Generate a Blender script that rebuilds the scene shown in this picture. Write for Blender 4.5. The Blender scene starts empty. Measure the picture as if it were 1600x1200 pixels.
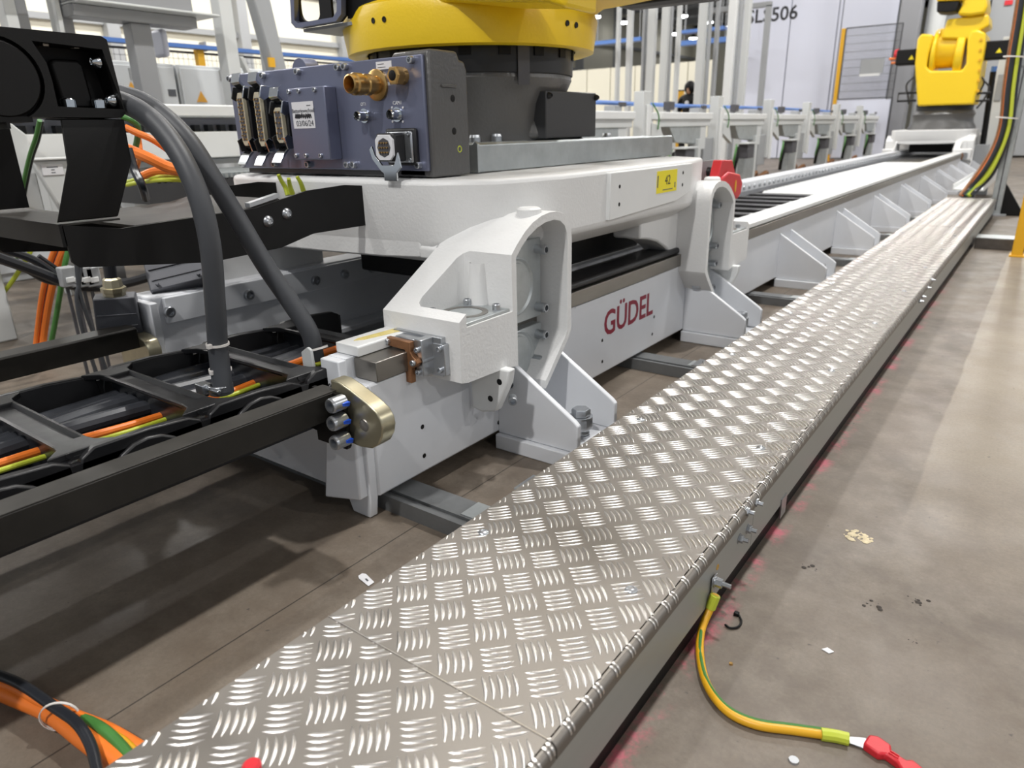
import bpy, bmesh, math, random
from math import pi, sin, cos, radians
from mathutils import Vector, Matrix
import numpy as np

random.seed(7)
C = bpy.context.scene.collection
SC = bpy.context.scene

# ------------------------------------------------------------------ camera
YAW, PITCH, ROLL, FPX, CAMH = radians(36.70), radians(19.79), radians(-1.30), 1095.0, 0.87
_cy, _sy = cos(YAW), sin(YAW)
FWD = Vector((-_sy * cos(PITCH), _cy * cos(PITCH), -sin(PITCH)))
_r0 = Vector((_cy, _sy, 0.0)); _u0 = _r0.cross(FWD)
RGT = cos(ROLL) * _r0 + sin(ROLL) * _u0
UPV = -sin(ROLL) * _r0 + cos(ROLL) * _u0
CAM = Vector((0, 0, CAMH))
cd = bpy.data.cameras.new('camera')
cam = bpy.data.objects.new('camera', cd); C.objects.link(cam)
m = Matrix((RGT, UPV, -FWD)).transposed().to_4x4(); m.translation = CAM
cam.matrix_world = m
cd.sensor_fit = 'HORIZONTAL'; cd.sensor_width = 36.0; cd.lens = FPX / 1600 * 36.0
cd.clip_start = 0.02; cd.clip_end = 200
cd.dof.use_dof = True; cd.dof.focus_distance = 1.55; cd.dof.aperture_fstop = 4.6
SC.camera = cam

# ------------------------------------------------------------------ world, exposure
SC.view_settings.view_transform = 'Standard'; SC.view_settings.look = 'None'
SC.view_settings.gamma = 1.0; SC.view_settings.use_curve_mapping = False
SC.view_settings.exposure = -0.05
w = bpy.data.worlds.new('hall_daylight'); SC.world = w; w.use_nodes = True
w.node_tree.nodes['Background'].inputs[0].default_value = (0.88, 0.93, 1.0, 1)
w.node_tree.nodes['Background'].inputs[1].default_value = 0.46

# lights of the LED high-bay rows under the roof, plus added unseen fill rows
LAMPS = [(-0.33, -3.6, 400), (-0.33, 4.0, 330), (-0.33, 11.0, 300), (-0.33, 19.0, 380)]
LAMPS += [(-3.9, y, 150) for y in (-2.5, 4.5, 11.5, 18.5)]
LAMPS += [(-10.5, y, 190) for y in (-1.0, 5.0, 11.0, 17.0, 23.0)]
LAMPS += [(x, y, 240) for x in (-15.1, -19.4) for y in (-3.0, 1.8, 6.6, 11.4, 16.2, 21.0)]  # unseen rows added to brighten the cream left wall
LAMPS += [(9.0, y, 250) for y in (-3.0, 3.0, 9.0, 15.0, 21.0)]  # unseen row added to light the skirt and beam sides
LAMP_Z = 6.9
for i, (x, y, watt) in enumerate(LAMPS):
    ld = bpy.data.lights.new('high_bay_and_fill_light', 'AREA'); ld.shape = 'DISK'; ld.size = 0.34
    ld.energy = watt; ld.color = (1.0, 0.985, 0.96)
    lo = bpy.data.objects.new('high_bay_and_fill_light', ld); C.objects.link(lo); lo.location = (x, y, LAMP_Z - 0.09)

# ------------------------------------------------------------------ survey helpers: a sight line met with a real plane
def ray(px, py):
    return (px - 800) / FPX * RGT - (py - 600) / FPX * UPV + FWD
def on_x(px, py, X):
    d = ray(px, py); return CAM + d * (X / d.x)
def on_y(px, py, Y):
    d = ray(px, py); return CAM + d * (Y / d.y)
def on_z(px, py, Z):
    d = ray(px, py); return CAM + d * ((Z - CAMH) / d.z)

# ------------------------------------------------------------------ materials
def lin(h):
    h = h.lstrip('#'); o = []
    for i in (0, 2, 4):
        c = int(h[i:i + 2], 16) / 255
        o.append(c / 12.92 if c <= 0.04045 else ((c + 0.055) / 1.055) ** 2.4)
    return tuple(o)
def mat(name, col, rough=0.5, metal=0.0, var=0.0, vscale=6.0, bump=0.0, bscale=180.0, coat=0.0, stretch=None, rvar=0.0):
    mt = bpy.data.materials.new(name); mt.use_nodes = True
    nt = mt.node_tree; p = nt.nodes['Principled BSDF']
    c = lin(col) if isinstance(col, str) else col
    p.inputs['Base Color'].default_value = (*c, 1); p.inputs['Roughness'].default_value = rough
    p.inputs['Metallic'].default_value = metal
    if coat: p.inputs['Coat Weight'].default_value = coat
    tc = nt.nodes.new('ShaderNodeTexCoord'); src = tc.outputs['Object']
    if stretch:
        mp = nt.nodes.new('ShaderNodeMapping'); mp.inputs['Scale'].default_value = stretch
        nt.links.new(src, mp.inputs[0]); src = mp.outputs[0]
    if var or rvar:
        n = nt.nodes.new('ShaderNodeTexNoise'); n.inputs['Scale'].default_value = vscale; n.inputs['Detail'].default_value = 6
        n.inputs['Roughness'].default_value = 0.65
        nt.links.new(src, n.inputs['Vector'])
        if var:
            r = nt.nodes.new('ShaderNodeValToRGB')
            r.color_ramp.elements[0].position = 0.3; r.color_ramp.elements[1].position = 0.7
            r.color_ramp.elements[0].color = (*[x * (1 - var) for x in c], 1)
            r.color_ramp.elements[1].color = (*[min(1, x * (1 + var)) for x in c], 1)
            nt.links.new(n.outputs['Fac'], r.inputs[0]); nt.links.new(r.outputs[0], p.inputs['Base Color'])
        if rvar:
            q = nt.nodes.new('ShaderNodeMapRange'); q.inputs[3].default_value = rough - rvar; q.inputs[4].default_value = rough + rvar
            q.inputs[1].default_value = 0.3; q.inputs[2].default_value = 0.7
            nt.links.new(n.outputs['Fac'], q.inputs[0]); nt.links.new(q.outputs[0], p.inputs['Roughness'])
    if bump:
        n2 = nt.nodes.new('ShaderNodeTexNoise'); n2.inputs['Scale'].default_value = bscale; n2.inputs['Detail'].default_value = 3
        nt.links.new(src, n2.inputs['Vector'])
        b = nt.nodes.new('ShaderNodeBump'); b.inputs['Strength'].default_value = bump; b.inputs['Distance'].default_value = 0.004
        nt.links.new(n2.outputs['Fac'], b.inputs['Height']); nt.links.new(b.outputs[0], p.inputs['Normal'])
    return mt
def emit(name, col, s):
    mt = bpy.data.materials.new(name); mt.use_nodes = True; nt = mt.node_tree; p = nt.nodes['Principled BSDF']
    p.inputs['Emission Color'].default_value = (*lin(col), 1); p.inputs['Emission Strength'].default_value = s
    return mt

M = dict(
    cast=mat('white_casting_paint', '#dbdbda', 0.42, bump=0.22, bscale=120, var=0.03, vscale=3),
    white=mat('white_paint', '#dcdddc', 0.38, var=0.03, vscale=4),
    beam=mat('light_grey_paint', '#d8dade', 0.33, var=0.03, vscale=3),
    black=mat('black_powder_coat', '#0c0b0b', 0.5, bump=0.06, bscale=600),
    bar=mat('black_rolled_steel', '#24221f', 0.42, var=0.3, vscale=9),
    plastic=mat('black_plastic', '#1b1b1d', 0.42, rvar=0.08, var=0.2, vscale=9),
    dusty=mat('dusty_black_steel', '#34322f', 0.55, var=0.35, vscale=7),
    rubber=mat('dark_grey_hose', '#3f4145', 0.5, bump=0.05, bscale=400),
    cable=mat('black_cable', '#25272c', 0.33),
    base=mat('dark_grey_casting', '#575655', 0.32, bump=0.35, bscale=90),
    cover=mat('dark_grey_lid', '#3a3a3c', 0.45),
    panel=mat('anthracite_panel', '#74788d', 0.32, metal=0.5, var=0.06, vscale=3),
    yellow=mat('yellow_robot_paint', '#efc91f', 0.34, bump=0.16, bscale=110),
    zinc=mat('zinc_plated_steel', '#b9bcc0', 0.3, metal=0.9, var=0.12, vscale=20),
    galv=mat('galvanised_steel', '#b3b8b9', 0.4, metal=0.65, var=0.12, vscale=14),
    steel=mat('ground_steel', '#8d8983', 0.34, metal=0.9, var=0.12, vscale=10, stretch=(1, 0.15, 1)),
    darksteel=mat('dark_oiled_steel', '#6b6763', 0.32, metal=0.85, var=0.18, vscale=14),
    galvd=mat('weathered_galvanised', '#77797a', 0.45, metal=0.5, var=0.12, vscale=12),
    chrome=mat('bright_chrome', '#d5dade', 0.12, metal=1.0),
    carried=mat('glossy_black_cable', '#3b3d42', 0.28),
    brass=mat('brass', '#c9a468', 0.28, metal=0.95, var=0.1, vscale=30),
    bronze=mat('bronze_wiper', '#93694a', 0.42, metal=0.6, var=0.2, vscale=30),
    lug=mat('yellow_passivated_steel', '#b5ae95', 0.3, metal=0.85, var=0.12, vscale=12),
    alu=mat('aluminium_tread', '#86817b', 0.48, metal=0.75, var=0.06, vscale=7, rvar=0.05),
    aluf=mat('aluminium_smooth', '#a5a6a1', 0.4, metal=0.3, var=0.05, vscale=2, stretch=(1, 0.1, 4)),
    relief=mat('aluminium_relief', '#cfccc8', 0.3, metal=0.9),
    orange=mat('orange_cable', '#e8792a', 0.42),
    green=mat('green_cable', '#447a38', 0.42),
    ygreen=mat('yellow_green_cable', '#b8c23a', 0.45),
    dyellow=mat('yellow_cable', '#d9a21c', 0.42),
    red=mat('red_plastic', '#c8242f', 0.38),
    blue=mat('blue_marking_lacquer', '#1b50c4', 0.4),
    grease=mat('yellow_grease', '#d8c67a', 0.3, var=0.2, vscale=40),
    paper=mat('white_paper', '#dcdcdf', 0.6),
    ink=mat('black_ink', '#222226', 0.6),
    gink=mat('grey_ink', '#55575c', 0.6),
    maroon=mat('maroon_lettering', '#8c1d34', 0.45),
    sticker=mat('yellow_sticker', '#eedd1e', 0.45),
    beige=mat('beige_insert', '#b9b29c', 0.5),
    wire=mat('dark_wire_mesh', '#3a3b3f', 0.5),
    postyellow=mat('yellow_fence_paint', '#dba51e', 0.42),
    stand=mat('stand_grey', '#8f9092', 0.45),
    grey=mat('mid_grey_plate', '#9a9c9e', 0.45),
    lgrey=mat('pale_grey_sheet', '#c9cbca', 0.4),
    lilac=mat('pale_lilac_sheet', '#cfd2e0', 0.4),
    cabinet=mat('cabinet_paint', '#cdd0d2', 0.42),
    dgrey=mat('dark_grey_box', '#4c4b4f', 0.5),
    bluetray=mat('blue_tray', '#4f78bd', 0.45),
    warn=mat('warning_amber', '#dca03a', 0.5),
    cream=mat('cream_cladding', '#e3dfce', 0.55),
    tape=mat('clear_tie', '#d9d4cf', 0.35),
    hood=mat('grey_cast_hood', '#5d5e63', 0.5, metal=0.3, bump=0.1, bscale=300),
    lens=emit('lamp_diffuser', '#ffffff', 14.0),
)

for k_ in ('black', 'bar', 'dusty'): M[k_].node_tree.nodes['Principled BSDF'].inputs['Specular IOR Level'].default_value = 0.28

def floor_material():
    mt = bpy.data.materials.new('worn_concrete'); mt.use_nodes = True
    nt = mt.node_tree; N = nt.nodes; L = nt.links; p = N['Principled BSDF']
    tc = N.new('ShaderNodeTexCoord'); sx = N.new('ShaderNodeSeparateXYZ'); L.new(tc.outputs['Object'], sx.inputs[0])
    def noise(scale, detail=8, rough=0.6, stretch=None):
        n = N.new('ShaderNodeTexNoise'); n.inputs['Scale'].default_value = scale; n.inputs['Detail'].default_value = detail
        n.inputs['Roughness'].default_value = rough
        if stretch:
            mp = N.new('ShaderNodeMapping'); mp.inputs['Scale'].default_value = stretch
            L.new(tc.outputs['Object'], mp.inputs[0]); L.new(mp.outputs[0], n.inputs['Vector'])
        else: L.new(tc.outputs['Object'], n.inputs['Vector'])
        return n.outputs['Fac']
    def math_(op, a, b=None, clamp=False):
        n = N.new('ShaderNodeMath'); n.operation = op; n.use_clamp = clamp
        for i, v in enumerate((a, b)):
            if v is None: continue
            if isinstance(v, (int, float)): n.inputs[i].default_value = v
            else: L.new(v, n.inputs[i])
        return n.outputs[0]
    def rng(v, a, b, c=0.0, d=1.0):
        n = N.new('ShaderNodeMapRange'); n.interpolation_type = 'SMOOTHSTEP'
        for i, q in enumerate((a, b, c, d)): n.inputs[i + 1].default_value = q
        L.new(v, n.inputs[0]); return n.outputs[0]
    def mix(f, a, b, mode='MIX'):
        n = N.new('ShaderNodeMix'); n.data_type = 'RGBA'; n.blend_type = mode
        if isinstance(f, (int, float)): n.inputs[0].default_value = f
        else: L.new(f, n.inputs[0])
        for i, v in ((6, a), (7, b)):
            if isinstance(v, tuple): n.inputs[i].default_value = (*v, 1)
            else: L.new(v, n.inputs[i])
        return n.outputs[2]
    base = mix(rng(noise(1.6), 0.3, 0.7), lin('#5c5248'), lin('#73675a'))
    base = mix(rng(noise(9, 10, 0.7), 0.35, 0.75), base, lin('#7e7468'))
    base = mix(math_('MULTIPLY', rng(noise(4.0, 8, 0.7, (1, 0.22, 1)), 0.55, 0.75), 0.45), base, lin('#423d37'))  # streaks along the track: light and shadow edges put into the colour
    # newer, paler slab on the right of a straight joint
    edge = math_('ADD', sx.outputs[0], math_('MULTIPLY', math_('SUBTRACT', noise(3), 0.5), 0.02))
    base = mix(math_('MULTIPLY', rng(edge, -0.13, -0.12), rng(sx.outputs[1], 1.3, 2.6)), base, mix(rng(noise(2.2), 0.3, 0.7), lin('#867b6d'), lin('#958a7a')))
    # pink spray line left along the walkway
    pk = math_('MULTIPLY', rng(sx.outputs[0], -0.375, -0.36), rng(sx.outputs[0], -0.318, -0.346, 0, 1))
    pk = math_('MULTIPLY', pk, rng(noise(6.0, 6, 0.75), 0.46, 0.64))
    base = mix(math_('MULTIPLY', math_('MULTIPLY', pk, rng(sx.outputs[1], 5.5, 2.5, 0, 1)), 0.8), base, lin('#c9566c'))
    # pale scuffs and dark specks
    base = mix(math_('MULTIPLY', rng(noise(2.6, 12, 0.85), 0.62, 0.72), 0.35), base, lin('#988e81'))
    base = mix(math_('MULTIPLY', rng(noise(60, 2, 0.5), 0.72, 0.78), 0.7), base, lin('#3c3733'))
    base = mix(rng(noise(120, 4, 0.8), 0.3, 0.75, 0.0, 0.32), base, lin('#4e4842'))
    # saw-cut joint
    cut = rng(math_('ABSOLUTE', math_('ADD', sx.outputs[0], 1.052)), 0.0022, 0.001)
    base = mix(math_('MULTIPLY', cut, 0.8), base, lin('#2e2a27'))
    L.new(base, p.inputs['Base Color'])
    L.new(rng(noise(5, 8), 0.2, 0.8, 0.38, 0.62), p.inputs['Roughness'])
    b = N.new('ShaderNodeBump'); b.inputs['Strength'].default_value = 0.25; b.inputs['Distance'].default_value = 0.003
    L.new(noise(45, 6, 0.7), b.inputs['Height']); L.new(b.outputs[0], p.inputs['Normal'])
    return mt

# ------------------------------------------------------------------ mesh helpers
class MB:
    def __init__(s): s.v = []; s.f = []
    def add(s, vs, fs):
        o = len(s.v); s.v += [tuple(v) for v in vs]; s.f += [tuple(i + o for i in f) for f in fs]; return s
    def box(s, x0, x1, y0, y1, z0, z1):
        return s.add([(x, y, z) for z in (z0, z1) for y in (y0, y1) for x in (x0, x1)],
                     [(0, 2, 3, 1), (4, 5, 7, 6), (0, 1, 5, 4), (2, 6, 7, 3), (0, 4, 6, 2), (1, 3, 7, 5)])
    def prism(s, poly, axis, a0, a1):
        n = len(poly)
        def P(q, a): return {'x': (a, q[0], q[1]), 'y': (q[0], a, q[1]), 'z': (q[0], q[1], a)}[axis]
        vs = [P(q, a0) for q in poly] + [P(q, a1) for q in poly]
        fs = [tuple(range(n)), tuple(range(2 * n - 1, n - 1, -1))] + [(i, (i + 1) % n, n + (i + 1) % n, n + i) for i in range(n)]
        return s.add(vs, fs)
    def hull8(s, bot, top):
        n = len(bot)
        fs = [tuple(range(n)), tuple(range(2 * n - 1, n - 1, -1))] + [(i, (i + 1) % n, n + (i + 1) % n, n + i) for i in range(n)]
        return s.add(list(bot) + list(top), fs)
    def lathe(s, org, axis, prof, n=20, a0=0.0, a1=2 * pi):
        ax = Vector(axis).normalized(); org = Vector(org)
        e = Vector((0, 0, 1)) if abs(ax.z) < 0.9 else Vector((1, 0, 0))
        u = ax.cross(e).normalized(); v = ax.cross(u)
        full = abs(a1 - a0 - 2 * pi) < 1e-6; cnt = n if full else n + 1
        vs = []; fs = []
        for (t, r) in prof:
            for k in range(cnt):
                a = a0 + (a1 - a0) * k / n
                vs.append(org + ax * t + (u * cos(a) + v * sin(a)) * max(r, 1e-5))
        for i in range(len(prof) - 1):
            for k in range(n):
                k2 = (k + 1) % cnt
                fs.append((i * cnt + k, i * cnt + k2, (i + 1) * cnt + k2, (i + 1) * cnt + k))
        return s.add(vs, fs)
    def cyl(s, p0, p1, r0, r1=None, n=16):
        p0 = Vector(p0); p1 = Vector(p1); d = p1 - p0; h = d.length; r1 = r0 if r1 is None else r1
        return s.lathe(p0, d, [(0, 0), (0, r0), (h, r1), (h, 0)], n)
    def tube(s, pts, r, n=10, sub=5):
        pts = [Vector(p) for p in pts]
        if sub > 1 and len(pts) > 2:
            q = [pts[0] * 2 - pts[1]] + pts + [pts[-1] * 2 - pts[-2]]; out = []
            for i in range(1, len(q) - 2):
                for k in range(sub):
                    t = k / sub
                    out.append(0.5 * ((2 * q[i]) + (q[i + 1] - q[i - 1]) * t + (2 * q[i - 1] - 5 * q[i] + 4 * q[i + 1] - q[i + 2]) * t * t + (3 * q[i] - q[i - 1] - 3 * q[i + 1] + q[i + 2]) * t ** 3))
            out.append(pts[-1]); pts = out
        rr = r if isinstance(r, (list, tuple)) else None
        vs = []; fs = []; prev = None
        for i, p in enumerate(pts):
            t = (pts[min(i + 1, len(pts) - 1)] - pts[max(i - 1, 0)]).normalized()
            if prev is None:
                e = Vector((0, 0, 1)) if abs(t.z) < 0.9 else Vector((1, 0, 0)); u = t.cross(e).normalized()
            else: u = (prev - t * prev.dot(t)).normalized()
            prev = u; v = t.cross(u)
            R = r if rr is None else rr[0] + (rr[1] - rr[0]) * i / (len(pts) - 1)
            for k in range(n):
                a = 2 * pi * k / n; vs.append(p + (u * cos(a) + v * sin(a)) * R)
        m = len(pts)
        for i in range(m - 1):
            for k in range(n):
                k2 = (k + 1) % n; fs.append((i * n + k, i * n + k2, (i + 1) * n + k2, (i + 1) * n + k))
        fs += [tuple(range(n - 1, -1, -1)), tuple(range((m - 1) * n, m * n))]
        return s.add(vs, fs)
    def ball(s, c, r, n=12, m=8, sc=(1, 1, 1)):
        c = Vector(c); prof = [(-cos(pi * i / m), sin(pi * i / m)) for i in range(m + 1)]
        vs = []; fs = []
        for t, q in prof:
            for k in range(n):
                a = 2 * pi * k / n
                vs.append(c + Vector((q * cos(a) * r * sc[0], q * sin(a) * r * sc[1], t * r * sc[2])))
        for i in range(m):
            for k in range(n): fs.append((i * n + k, i * n + (k + 1) % n, (i + 1) * n + (k + 1) % n, (i + 1) * n + k))
        return s.add(vs, fs)
    def xf(s, mx):
        s.v = [tuple(mx @ Vector(v)) for v in s.v]; return s

WM = {}
def make_mesh(name, mb, material, smooth=35, merge=True):
    me = bpy.data.meshes.new(name); me.from_pydata(mb.v, [], mb.f)
    bm = bmesh.new(); bm.from_mesh(me)
    if merge: bmesh.ops.remove_doubles(bm, verts=bm.verts, dist=1e-5)
    bmesh.ops.recalc_face_normals(bm, faces=bm.faces)
    bm.to_mesh(me); bm.free()
    if smooth:
        for p in me.polygons: p.use_smooth = True
        me.set_sharp_from_angle(angle=radians(smooth))
    me.materials.append(material); return me
def attach(o, parent, mw=None):
    mw = mw or Matrix()
    o.matrix_basis = mw
    if parent is not None:
        o.parent = parent; o.matrix_parent_inverse = WM[parent.name].inverted()
    WM[o.name] = mw
def obj(name, mb, material, parent=None, bevel=0, seg=2, smooth=35, mesh=None, mw=None):
    me = mesh or make_mesh(name, mb, material, smooth)
    o = bpy.data.objects.new(name, me); C.objects.link(o)
    attach(o, parent, mw)
    if bevel:
        b = o.modifiers.new('bevel', 'BEVEL'); b.width = bevel; b.segments = seg; b.limit_method = 'ANGLE'; b.angle_limit = radians(40)
        b.harden_normals = False
    return o
def tag(o, label, cat, group=None):
    o['label'] = label; o['category'] = cat
    if group: o['group'] = group
    return o
def thing(name, loc, label, cat, group=None):
    o = bpy.data.objects.new(name, None); C.objects.link(o); o.empty_display_size = 0.05
    attach(o, None, Matrix.Translation(Vector(loc))); return tag(o, label, cat, group)
def struct(o): o['kind'] = 'structure'; return o
def dup(root, dloc, label, group=None):
    def cp(o, par):
        c = o.copy(); C.objects.link(c)
        if par is not None:
            c.parent = par; c.matrix_parent_inverse = o.matrix_parent_inverse
        for ch in [x for x in bpy.data.objects if x.parent == o]: cp(ch, c)
        return c
    r = cp(root, None); r.location = root.location + Vector(dloc); r['label'] = label
    if group: r['group'] = group
    return r
def kids(root):
    return [x for x in bpy.data.objects if x.parent == root]

def boolean(o, cutters):
    for cmb in cutters:
        me = make_mesh('cut', cmb, M['cast'], 0); co = bpy.data.objects.new('cut', me); C.objects.link(co)
        md = o.modifiers.new('b', 'BOOLEAN'); md.operation = 'DIFFERENCE'; md.object = co; md.solver = 'EXACT'
        dg = bpy.context.evaluated_depsgraph_get(); dg.update()
        nm = bpy.data.meshes.new_from_object(o.evaluated_get(dg)); o.modifiers.clear(); o.data = nm
        bpy.data.objects.remove(co)

# unit screws, shared by every copy
def _cap():
    mb = MB(); mb.lathe((0, 0, 0), (0, 0, 1), [(0, 1.0), (0.86, 1.0), (1.0, 0.88), (1.0, 0.62), (0.45, 0.55), (0.45, 0)], 16); return mb
def _hex():
    mb = MB(); mb.lathe((0, 0, 0), (0, 0, 1), [(0, 0), (0, 1.25), (0.25, 1.25), (0.25, 1.0)], 16)
    mb.lathe((0, 0, 0.25), (0, 0, 1), [(0, 1), (0.65, 1), (0.75, 0.9), (0.75, 0)], 6); return mb
def _dome():
    mb = MB(); mb.lathe((0, 0, 0), (0, 0, 1), [(0, 1.0), (0.25, 1.0), (0.7, 0.75), (1.0, 0.45), (0.7, 0.36), (0.7, 0)], 16); return mb
def _nut():
    mb = MB(); mb.lathe((0, 0, 0), (0, 0, 1), [(0, 0), (0, 1.3), (0.2, 1.3), (0.2, 0.9)], 14)
    mb.lathe((0, 0, 0.2), (0, 0, 1), [(0, 1), (0.8, 1), (0.8, 0.5), (1.9, 0.5), (1.95, 0)], 6); return mb
_SH = {}
SHAPES = dict(cap=_cap, hex=_hex, dome=_dome, nut=_nut)
def screw(parent, pos, axis, r, h, kind='cap', material='zinc', name=None):
    key = (kind, material)
    if key not in _SH: _SH[key] = make_mesh(kind + '_screw', SHAPES[kind](), M[material], 40)
    q = Vector((0, 0, 1)).rotation_difference(Vector(axis))
    mw = Matrix.Translation(Vector(pos)) @ q.to_matrix().to_4x4() @ Matrix.Diagonal((r, r, h, 1))
    return obj(name or {'cap': 'socket_screw', 'hex': 'hex_bolt', 'dome': 'button_screw', 'nut': 'flange_nut'}[kind], None, None, parent, mesh=_SH[key], mw=mw)
def text(name, s, size, org, u, v, material, parent, align='CENTER', depth=0.0004, bold=0.0, sx=1.0, shear=0.0):
    cu = bpy.data.curves.new(name, 'FONT'); cu.body = s; cu.size = size; cu.align_x = align; cu.align_y = 'CENTER'
    cu.extrude = depth; cu.offset = bold; cu.shear = shear; cu.resolution_u = 3
    t = bpy.data.objects.new(name, cu); me = bpy.data.meshes.new_from_object(t); bpy.data.objects.remove(t)
    me.materials.clear(); me.materials.append(material)
    u = Vector(u).normalized(); v = Vector(v).normalized(); n = u.cross(v)
    mw = Matrix((u * sx, v, n)).transposed().to_4x4(); mw.translation = Vector(org)
    return obj(name, None, None, parent, mesh=me, mw=mw)

# ================================================================== SETTING
FL = MB().box(-26, 14, -8, 56, -0.2, 0.0)
struct(obj('floor', FL, floor_material(), smooth=0))
struct(obj('ceiling', MB().box(-26, 14, -8, 56, 7.6, 7.8), mat('roof_sheet', '#d3d7df', 0.6), smooth=0))
struct(obj('wall_back', MB().box(-26, 14, 52, 52.3, 0, 7.6), M['cream'], smooth=0))
wl = struct(obj('wall_left', MB().box(-22.3, -22, -8, 52, 0, 7.6), M['cream'], smooth=0))
for k in range(14):                                    # cladding frame of the left wall
    obj('column', MB().box(-22, -21.7, -6 + k * 4.2, -5.65 + k * 4.2, 0, 7.6), M['grey'], wl)
for z in (2.4, 3.9, 5.4):
    obj('rail', MB().box(-22, -21.85, -8, 52, z, z + 0.16), M['grey'], wl)
for k in range(16):                                    # roof beams
    tb = struct(obj('trim_%d' % (k + 1), MB().box(-26, 14, -2 + k * 3.6, -1.8 + k * 3.6, 7.25, 7.6), M['grey'], smooth=0))

# ================================================================== LAMPS
def lamp(x, y, z, label):
    t = thing('high_bay_lamp', (x, y, z), label, 'lamp', 'high bay lamps under the roof')
    obj('lamp_housing', MB().lathe((x, y, z), (0, 0, 1), [(-0.06, 0.25), (0.0, 0.27), (0.05, 0.22), (0.16, 0.1), (0.2, 0.02), (0.2, 0)], 16), M['dgrey'], t)
    obj('rod', MB().cyl((x, y, z + 0.18), (x, y, 7.6), 0.012, n=6), M['dgrey'], t)
    return t
LL = ['high bay lamp glowing white nearest the yellow robot arm', 'bright high bay lamp between the profile posts, lower of the two big ones', 'high bay lamp just under the dark motor tray', 'small distant high bay lamp right of the motor tray', 'small distant high bay lamp rightmost under the roof', 'distant high bay lamp lowest among the profile posts', 'high bay lamp far left, close beside the yellow turret']
f0 = None
for i, (px, py) in enumerate(((975, 33), (1055, 51), (1067, 23), (1107, 33), (1131, 41), (1083, 58), (931, 24))):
    p = on_z(px, py, 6.6)
    if f0 is None:
        f0 = lamp(p.x, p.y, 6.6, LL[0])
        obj('diffuser', MB().lathe((p.x, p.y, 6.6), (0, 0, -1), [(0.05, 0.26), (0.12, 0.24), (0.16, 0)], 16), M['lens'], f0)
        b0 = p
    else: dup(f0, (p.x - b0.x, p.y - b0.y, 0), LL[i])

# ================================================================== WALKWAY
WX0, WX1, WZ = -0.7735, -0.3645, 0.17
wk = thing('walkway', (-0.57, 0.6, 0), 'long aluminium chequer plate walkway on the floor beside the rail track', 'walkway')
SEAMS = [-0.35, 0.548, 3.27, 5.89, 8.28]
for i in range(4):
    a, b = SEAMS[i] + (0.0012 if i else 0), SEAMS[i + 1] - 0.0012
    obj('tread_plate', MB().box(WX0, WX1 + 0.004, a, b, WZ - 0.005, WZ), M['alu'], wk, smooth=0)
    # rounded fold and the strip that turns down
    prof = [(WX1 - 0.002, WZ)] + [(WX1 + 0.011 * sin(t), WZ - 0.011 + 0.011 * cos(t)) for t in [k * pi / 12 for k in range(7)]] + [(WX1 + 0.011, WZ - 0.024), (WX1 + 0.007, WZ - 0.026), (WX1 - 0.002, WZ - 0.01)]
    obj('folded_edge', MB().prism(prof, 'y', a, b), M['alu'], wk, smooth=50)
# raised five-bar relief of the chequer plate
def relief():
    mb = MB(); P = 0.0805; Lb = 0.046; seg = 6
    def bar(cx, cy, d, curve, zt=0.0016):
        nx, ny = -d[1], d[0]; vs = []; fs = []
        ya, yb = next((SEAMS[q] + .0015, SEAMS[q + 1] - .0015) for q in range(4) if cy < SEAMS[q + 1])
        t0, t1 = -1.0, 1.0
        for c_, dd, lo, hi in ((cx, d[0], WX0 + .0005, WX1 - .0005), (cy, d[1], ya, yb)):
            h = dd * Lb / 2; a, b = sorted(((lo - c_) / h, (hi - c_) / h)); t0 = max(t0, a); t1 = min(t1, b)
        if t1 - t0 < .12: return
        for k in range(seg + 1):
            t = t0 + (t1 - t0) * k / seg; wdt = 0.0030 * max(0, 1 - t * t) ** 0.5 + 0.0003; off = curve * (1 - t * t) * 0.0022
            x = cx + d[0] * t * Lb / 2 + nx * off; y = cy + d[1] * t * Lb / 2 + ny * off
            h = zt * (1 - t ** 4) + 0.0001
            for sgn, hz in ((-1, -0.0002), (-0.35, h), (0.35, h), (1, -0.0002)):
                vs.append((x + nx * wdt * sgn, y + ny * wdt * sgn, WZ + hz))
        for k in range(seg):
            for j in range(3): fs.append((k * 4 + j, (k + 1) * 4 + j, (k + 1) * 4 + j + 1, k * 4 + j + 1))
        mb.add(vs, fs)
    q = 2 ** -0.5
    for (ox, oy, d, cv) in ((-1.0642 * 0.7, 1.0084 * 0.7, (q, q), -1), (-1.0142 * 0.7, 1.0643 * 0.7, (q, -q), 1)):
        for i in range(-1, 8):
            for j in range(-14, 96):
                cx = ox + i * P; cy = oy + j * P
                for k in range(-2, 3):
                    bx = cx - d[1] * k * 0.0106; by = cy + d[0] * k * 0.0106
                    if by < -0.33 or by > 8.27: continue
                    bar(bx, by, d, cv)
    return mb
rl = obj('raised_bar_relief', relief(), M['relief'], wk, smooth=60); rl['kind'] = 'stuff'
for sv in SEAMS[1:4]:
    obj('seam_burr', MB().prism([(sv - .0016, WZ - .002), (sv + .0016, WZ - .002), (sv + .001, WZ + .0012), (sv - .0008, WZ + .0014)], 'x', WX0, WX1), M['relief'], wk, smooth=0)
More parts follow.
